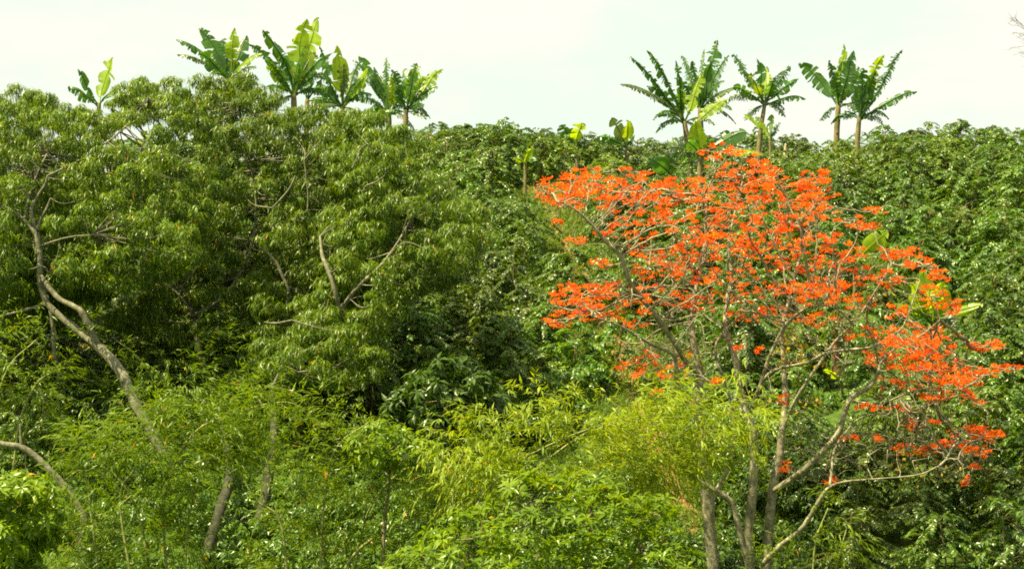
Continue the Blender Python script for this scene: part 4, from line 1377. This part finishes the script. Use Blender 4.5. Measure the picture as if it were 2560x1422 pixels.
banana('middle right banana on a thin brown stem with a drooping left leaf', [(1897, 375, 17), (1903, 320, 15), (1912, 258, 12)],
       [(1826, 126, 14, 0.12, 0.35, 0.7, 0.5, 'g'), (1892, 146, 17, 0.0, 0.12, 0.3, 0.2, 'g'), (1976, 163, 16, 0.04, 0.25, 0.3, 0.3, 'g'), (1996, 193, 17, 0.03, 0.15, 0.4, 0.3, 'g'), (2014, 240, 15, 0.14, 0.25, 0.9, 0.6, 'g'),
        (1832, 212, 15, 0.12, 0.15, 0.6, 0.5, 'g'), (1810, 245, 14, 0.28, 0.4, 0.9, 0.8, 'o'), (1918, 165, 15, 0.0, 0.1, 0.3, 0.2, 'y'), (1940, 190, 17, 0.05, 0.2, 0.4, 0.4, 'g'), (1872, 185, 15, 0.1, 0.1, 0.4, 0.4, 'y')], 77, 11, RG)
banana('slim sucker with narrow leaves right of the middle right banana', [(1925, 420, 12), (1926, 380, 10), (1925, 345, 8)],
       [(1860, 282, 11, 0.08, 0.05, 0.3, 0.2, 'y'), (1930, 285, 10, 0.0, 0.08, 0.5, 0.1, 'g'), (1950, 305, 10, 0.03, 0.2, 0.5, 0.3, 'g'), (1890, 290, 10, 0.0, 0.1, 0.4, 0.2, 'y')], 75, 12, RG)
banana('banana with one huge unbroken leaf leaning left', [(2092, 385, 18), (2092, 330, 19), (2096, 262, 16)],
       [(1997, 148, 24, 0.05, 0.06, 0.25, 0.15, 'g'), (2075, 146, 17, 0.04, 0.25, 0.5, 0.4, 'g'), (2104, 108, 13, 0.15, 0.2, 0.6, 0.3, 'y'), (2135, 122, 24, -0.02, 0.1, 0.1, 0.1, 'g'), (2115, 222, 13, 0.0, 0.05, 0.2, 0.0, 'y'),
        (2085, 190, 18, 0.05, 0.15, 0.4, 0.3, 'g'), (2150, 165, 22, 0.05, 0.15, 0.3, 0.3, 'g')], 78, 13, RG)
banana('rightmost banana with a long leaf reaching far right', [(2143, 410, 17), (2144, 350, 17), (2148, 295, 14)],
       [(2294, 220, 15, 0.08, 0.3, 0.7, 0.45, 'g'), (2264, 116, 14, 0.06, 0.4, 0.6, 0.5, 'g'), (2208, 118, 18, 0.02, 0.2, 0.3, 0.2, 'y'), (2160, 170, 24, 0.0, 0.12, 0.15, 0.1, 'g'), (2190, 170, 21, 0.04, 0.15, 0.25, 0.2, 'g'),
        (2115, 290, 14, 0.4, 0.25, 0.6, 0.7, 'g'), (2180, 230, 17, 0.08, 0.15, 0.4, 0.4, 'g'), (2205, 185, 16, 0.1, 0.35, 0.6, 0.6, 'g'), (2135, 200, 16, 0.0, 0.15, 0.3, 0.3, 'g')], 77.5, 14, RG)
banana('small banana with a brown stem above the left blossom arm', [(1443, 445, 12), (1443, 400, 11), (1440, 362, 9)],
       [(1403, 308, 13, 0.03, 0.06, 0.1, 0.1, 'g'), (1453, 306, 15, 0.0, 0.06, 0.0, 0.0, 'y'), (1372, 358, 10, 0.15, 0.15, 0.5, 0.5, 'g'), (1478, 350, 9, 0.15, 0.15, 0.6, 0.4, 'g'), (1420, 370, 9, 0.15, 0.1, 0.5, 0.3, 'y')], 71, 15, SG)
banana('small banana with an upright striped leaf below the tallest skyline bush', [(1567, 400, 11), (1567, 385, 10), (1566, 362, 9)],
       [(1528, 292, 14, 0.02, 0.05, 0.1, 0.1, 'o'), (1570, 298, 14, 0.0, 0.05, 0.0, 0.0, 'y'), (1492, 343, 12, 0.2, 0.15, 0.5, 0.5, 'g'), (1586, 338, 7, 0.0, 0.1, 0.5, 0.2, 'g')], 73, 16, SG)
banana('lowest small banana left of the path head with flat leaves', [(1313, 430, 10), (1313, 418, 9), (1313, 402, 8)],
       [(1331, 366, 10, 0.03, 0.05, 0.3, 0.1, 'y'), (1282, 396, 9, 0.12, 0.1, 0.4, 0.3, 'y'), (1342, 398, 9, 0.1, 0.1, 0.5, 0.3, 'g')], 67, 17, SG)
banana('banana seen through the blossoms with one leaf slanting up right', [(2138, 760, 16), (2138, 700, 15), (2136, 660, 13)],
       [(2216, 573, 19, 0.02, 0.09, 0.1, 0.1, 'y'), (2095, 600, 12, 0.05, 0.15, 0.5, 0.3, 'g'), (2128, 590, 12, 0.0, 0.3, 0.6, 0.3, 'g'), (2092, 680, 13, 0.25, 0.2, 0.4, 0.5, 'o'), (2165, 668, 16, 0.15, 0.25, 0.4, 0.6, 'g'), (2060, 740, 11, 0.3, 0.2, 0.4, 0.5, 'o')], 58, 18, SG)
banana('bright banana at the right edge of the blossoms with a horizontal leaf', [(2335, 900, 18), (2335, 840, 17), (2330, 800, 14)],
       [(2453, 758, 15, 0.04, 0.04, 0.35, 0.15, 'y'), (2308, 676, 25, 0.0, 0.05, 0.1, 0.0, 'y'), (2375, 705, 15, 0.0, 0.08, 0.3, 0.1, 'g'), (2250, 692, 14, 0.12, 0.12, 0.4, 0.3, 'o'), (2232, 758, 12, 0.15, 0.15, 0.5, 0.4, 'y'), (2395, 800, 13, 0.2, 0.1, 0.5, 0.5, 'o'), (2280, 770, 14, 0.05, 0.1, 0.3, 0.3, 'g'), (2328, 720, 24, 0.0, 0.06, 0.0, 0.0, 'y'), (2275, 705, 20, 0.0, 0.06, 0.1, 0.0, 'y'), (2360, 700, 20, 0.02, 0.06, 0.1, 0.0, 'y')], 53, 119, SG)
banana('dead brown banana stem behind the coral limbs', [(2096, 965, 26), (2092, 900, 26), (2088, 830, 20), (2086, 795, 14)],
       [(2065, 880, 9, 0.3, 0.3, 0.5, 0.9, 'o'), (2120, 890, 9, 0.3, 0.3, 0.5, 0.9, 'o')], 52, 20, SG, dead=True)
banana('tiny yellow banana shoot showing through the mango crown', [(352, 400, 8), (354, 380, 7), (356, 358, 6)],
       [(366, 326, 9, 0.0, 0.1, 0.2, 0.0, 'y'), (312, 346, 8, 0.15, 0.1, 0.4, 0.3, 'g'), (335, 352, 8, 0.1, 0.1, 0.4, 0.3, 'y')], 70, 21, SG, ground=True)
banana('single low banana leaf under the dead banana stem', [(2105, 960, 8), (2104, 950, 7), (2102, 942, 6)],
       [(2058, 924, 9, 0.06, 0.04, 0.3, 0.2, 'y'), (2130, 940, 7, 0.1, 0.04, 0.3, 0.2, 'g')], 51, 22, SG)

# cut stump
b = foot(1963, 412, 74)
it = px_tube([(1963, 425, 13), (1963, 400, 12), (1963, 378, 9), (1964, 360, 4)], 74, 5, 10, 0.03)
m = tubes_mesh('banana_stump', [(np.vstack([b - [0, 0, 0.2], it[0]]), np.concatenate([[it[1][0]], it[1]]), 10, 0.03)], M_STUMP)
m.transform(__import__('mathutils').Matrix.Translation([-float(q) for q in b]))
tag(link('banana_stump', m, None, b), 'pale pointed stump of a cut banana stem among the bushes', 'stump')

# ------------------------------------------------------------------ bare tree at the right border and dry sapling
def bare_tree():
    rng = np.random.default_rng(71)
    d = 80.0
    b = foot(2680, 320, d)
    items = []
    trunk = px_tube([(2680, 330, 14), (2672, 240, 12), (2660, 170, 9), (2640, 110, 6)], d, 5, 7, 0.03)
    branches = []

    def grow(p, dirn, L, r, lev):
        mid = p + dirn * L * 0.5 + rng.normal(0, 0.05 * L, 3)
        e = p + dirn * L + rng.normal(0, 0.08 * L, 3)
        pth = catmull([p, mid, e], 4)
        branches.append((pth, np.linspace(r, r * 0.55, len(pth)), 4, 0))
        if lev == 0:
            return
        for k in range(rng.integers(3, 5)):
            t = rng.integers(3, len(pth))
            dd = norm(dirn + rng.normal(0, 0.55, 3) + np.array([-0.05, 0, 0.05]))
            grow(pth[t], dd, L * rng.uniform(0.5, 0.75), r * 0.62, lev - 1)
    for (x0, y0, x1, y1) in [(2660, 170, 2560, 110), (2660, 175, 2555, 145), (2650, 130, 2560, 75), (2640, 110, 2590, 50), (2672, 220, 2590, 180), (2660, 150, 2720, 80), (2640, 110, 2670, 30)]:
        a, c = P(x0, y0, d), P(x1, y1, d + rng.uniform(-0.4, 0.4))
        L = np.linalg.norm(c - a)
        grow(a, norm(c - a), L * 0.7, 0.016, 3)
    ext = (np.vstack([b - [0, 0, .3], trunk[0]]), np.concatenate([[trunk[1][0]], trunk[1]]), 7, 0.03)
    e = link('bare_tree', None, None, b)
    tag(e, 'leafless grey tree whose fine twigs enter at the top right border', 'tree')
    TR = __import__('mathutils').Matrix.Translation([-float(q) for q in b])
    for nm, its in (('trunk', [ext]), ('twigs', branches)):
        m = tubes_mesh('bare_' + nm, its, M_BARETWIG)
        m.transform(TR)
        link(nm if nm == 'trunk' else 'branchwork', m, e)


bare_tree()


def dry_sapling(label, px, py, d, hpx, seed, n=26):
    rng = np.random.default_rng(seed)
    d = float(ground_hit(px, py)[1])
    b = foot(px, py, d)
    items = [(np.array([b - [0, 0, .1], P(px, py, d), P(px - 6, py - hpx, d)]), np.array([0.02, 0.018, 0.005]), 5, 0)]
    for k in range(n):
        t = rng.uniform(0.1, 1)
        p = P(px - 6 * t, py - hpx * t, d)
        az = rng.uniform(0, 6.28)
        dd = np.array([math.cos(az), math.sin(az), rng.uniform(0.2, 0.9)])
        L = rng.uniform(0.3, 0.7) * (1.2 - t * 0.7)
        q = p + norm(dd) * L
        items.append((catmull([p, (p + q) / 2 + [0, 0, .05], q], 3), np.linspace(0.008, 0.004, 7), 4, 0))
    m = tubes_mesh('dry_sapling', items, M_STUMP)
    m.transform(__import__('mathutils').Matrix.Translation([-float(q) for q in b]))
    tag(link('dry_sapling', m, None, b), label, 'sapling')


dry_sapling('dry yellow sapling among the coffee at right', 2415, 590, 58, 70, 81)
dry_sapling('tangle of dry grey stalks beside the small brown stemmed banana', 1478, 440, 70, 70, 82, 34)

# ------------------------------------------------------------------ sky and sun
SUN_EL = math.radians(59)
SUN_AZ = math.radians(-116)   # measured from +Y towards +X
wld = bpy.data.worlds.new('World')
scene.world = wld
wld.use_nodes = True
t = wld.node_tree
N, Lk = t.nodes, t.links
N.clear()
sky = N.new('ShaderNodeTexSky')
sky.sky_type = 'NISHITA'
sky.sun_disc = False
sky.sun_elevation = SUN_EL
sky.sun_rotation = SUN_AZ
sky.air_density = 1.2
sky.dust_density = 3.0
tc = N.new('ShaderNodeTexCoord')
mp = N.new('ShaderNodeMapping')
mp.inputs['Scale'].default_value = (5, 5, 13)
n1 = N.new('ShaderNodeTexNoise')
n1.inputs['Scale'].default_value = 1.6
n1.inputs['Detail'].default_value = 6
n1.inputs['Roughness'].default_value = 0.55
Lk.new(tc.outputs['Generated'], mp.inputs['Vector'])
Lk.new(mp.outputs[0], n1.inputs['Vector'])
cr = ramp(N, [(0.40, (0, 0, 0)), (0.62, (1, 1, 1))])
Lk.new(n1.outputs['Fac'], cr.inputs['Fac'])
mx = N.new('ShaderNodeMix')
mx.data_type = 'RGBA'
Lk.new(cr.outputs['Color'], mx.inputs['Factor'])
mg = N.new('ShaderNodeMix')
mg.data_type = 'RGBA'
mg.inputs['Factor'].default_value = 0.92
mg.inputs[7].default_value = (4.65, 5.25, 4.4, 1)
Lk.new(sky.outputs[0], mg.inputs[6])
Lk.new(mg.outputs[2], mx.inputs[6])
mx.inputs[7].default_value = (5.3, 5.3, 4.55, 1)
bg = N.new('ShaderNodeBackground')
bg.inputs['Strength'].default_value = 0.066
Lk.new(mx.outputs[2], bg.inputs['Color'])
out = N.new('ShaderNodeOutputWorld')
Lk.new(bg.outputs[0], out.inputs['Surface'])

sd = bpy.data.lights.new('sun', 'SUN')
sd.energy = 5.0
sd.angle = math.radians(0.53)
sd.color = (1.0, 0.88, 0.52)
so = bpy.data.objects.new('sun', sd)
COL.objects.link(so)
import mathutils
sdir = mathutils.Vector((math.sin(SUN_AZ) * math.cos(SUN_EL), math.cos(SUN_AZ) * math.cos(SUN_EL), math.sin(SUN_EL)))
so.rotation_euler = (-sdir).to_track_quat('-Z', 'Y').to_euler()

vs = scene.view_settings
vs.view_transform = 'Standard'
vs.look = 'None'
vs.exposure = 1.6
vs.gamma = 1
scene.cycles.max_bounces = 7
scene.cycles.transmission_bounces = 5
scene.cycles.use_denoising = False
scene.cycles.pixel_filter_type = 'BLACKMAN_HARRIS'
scene.cycles.filter_width = 1.8
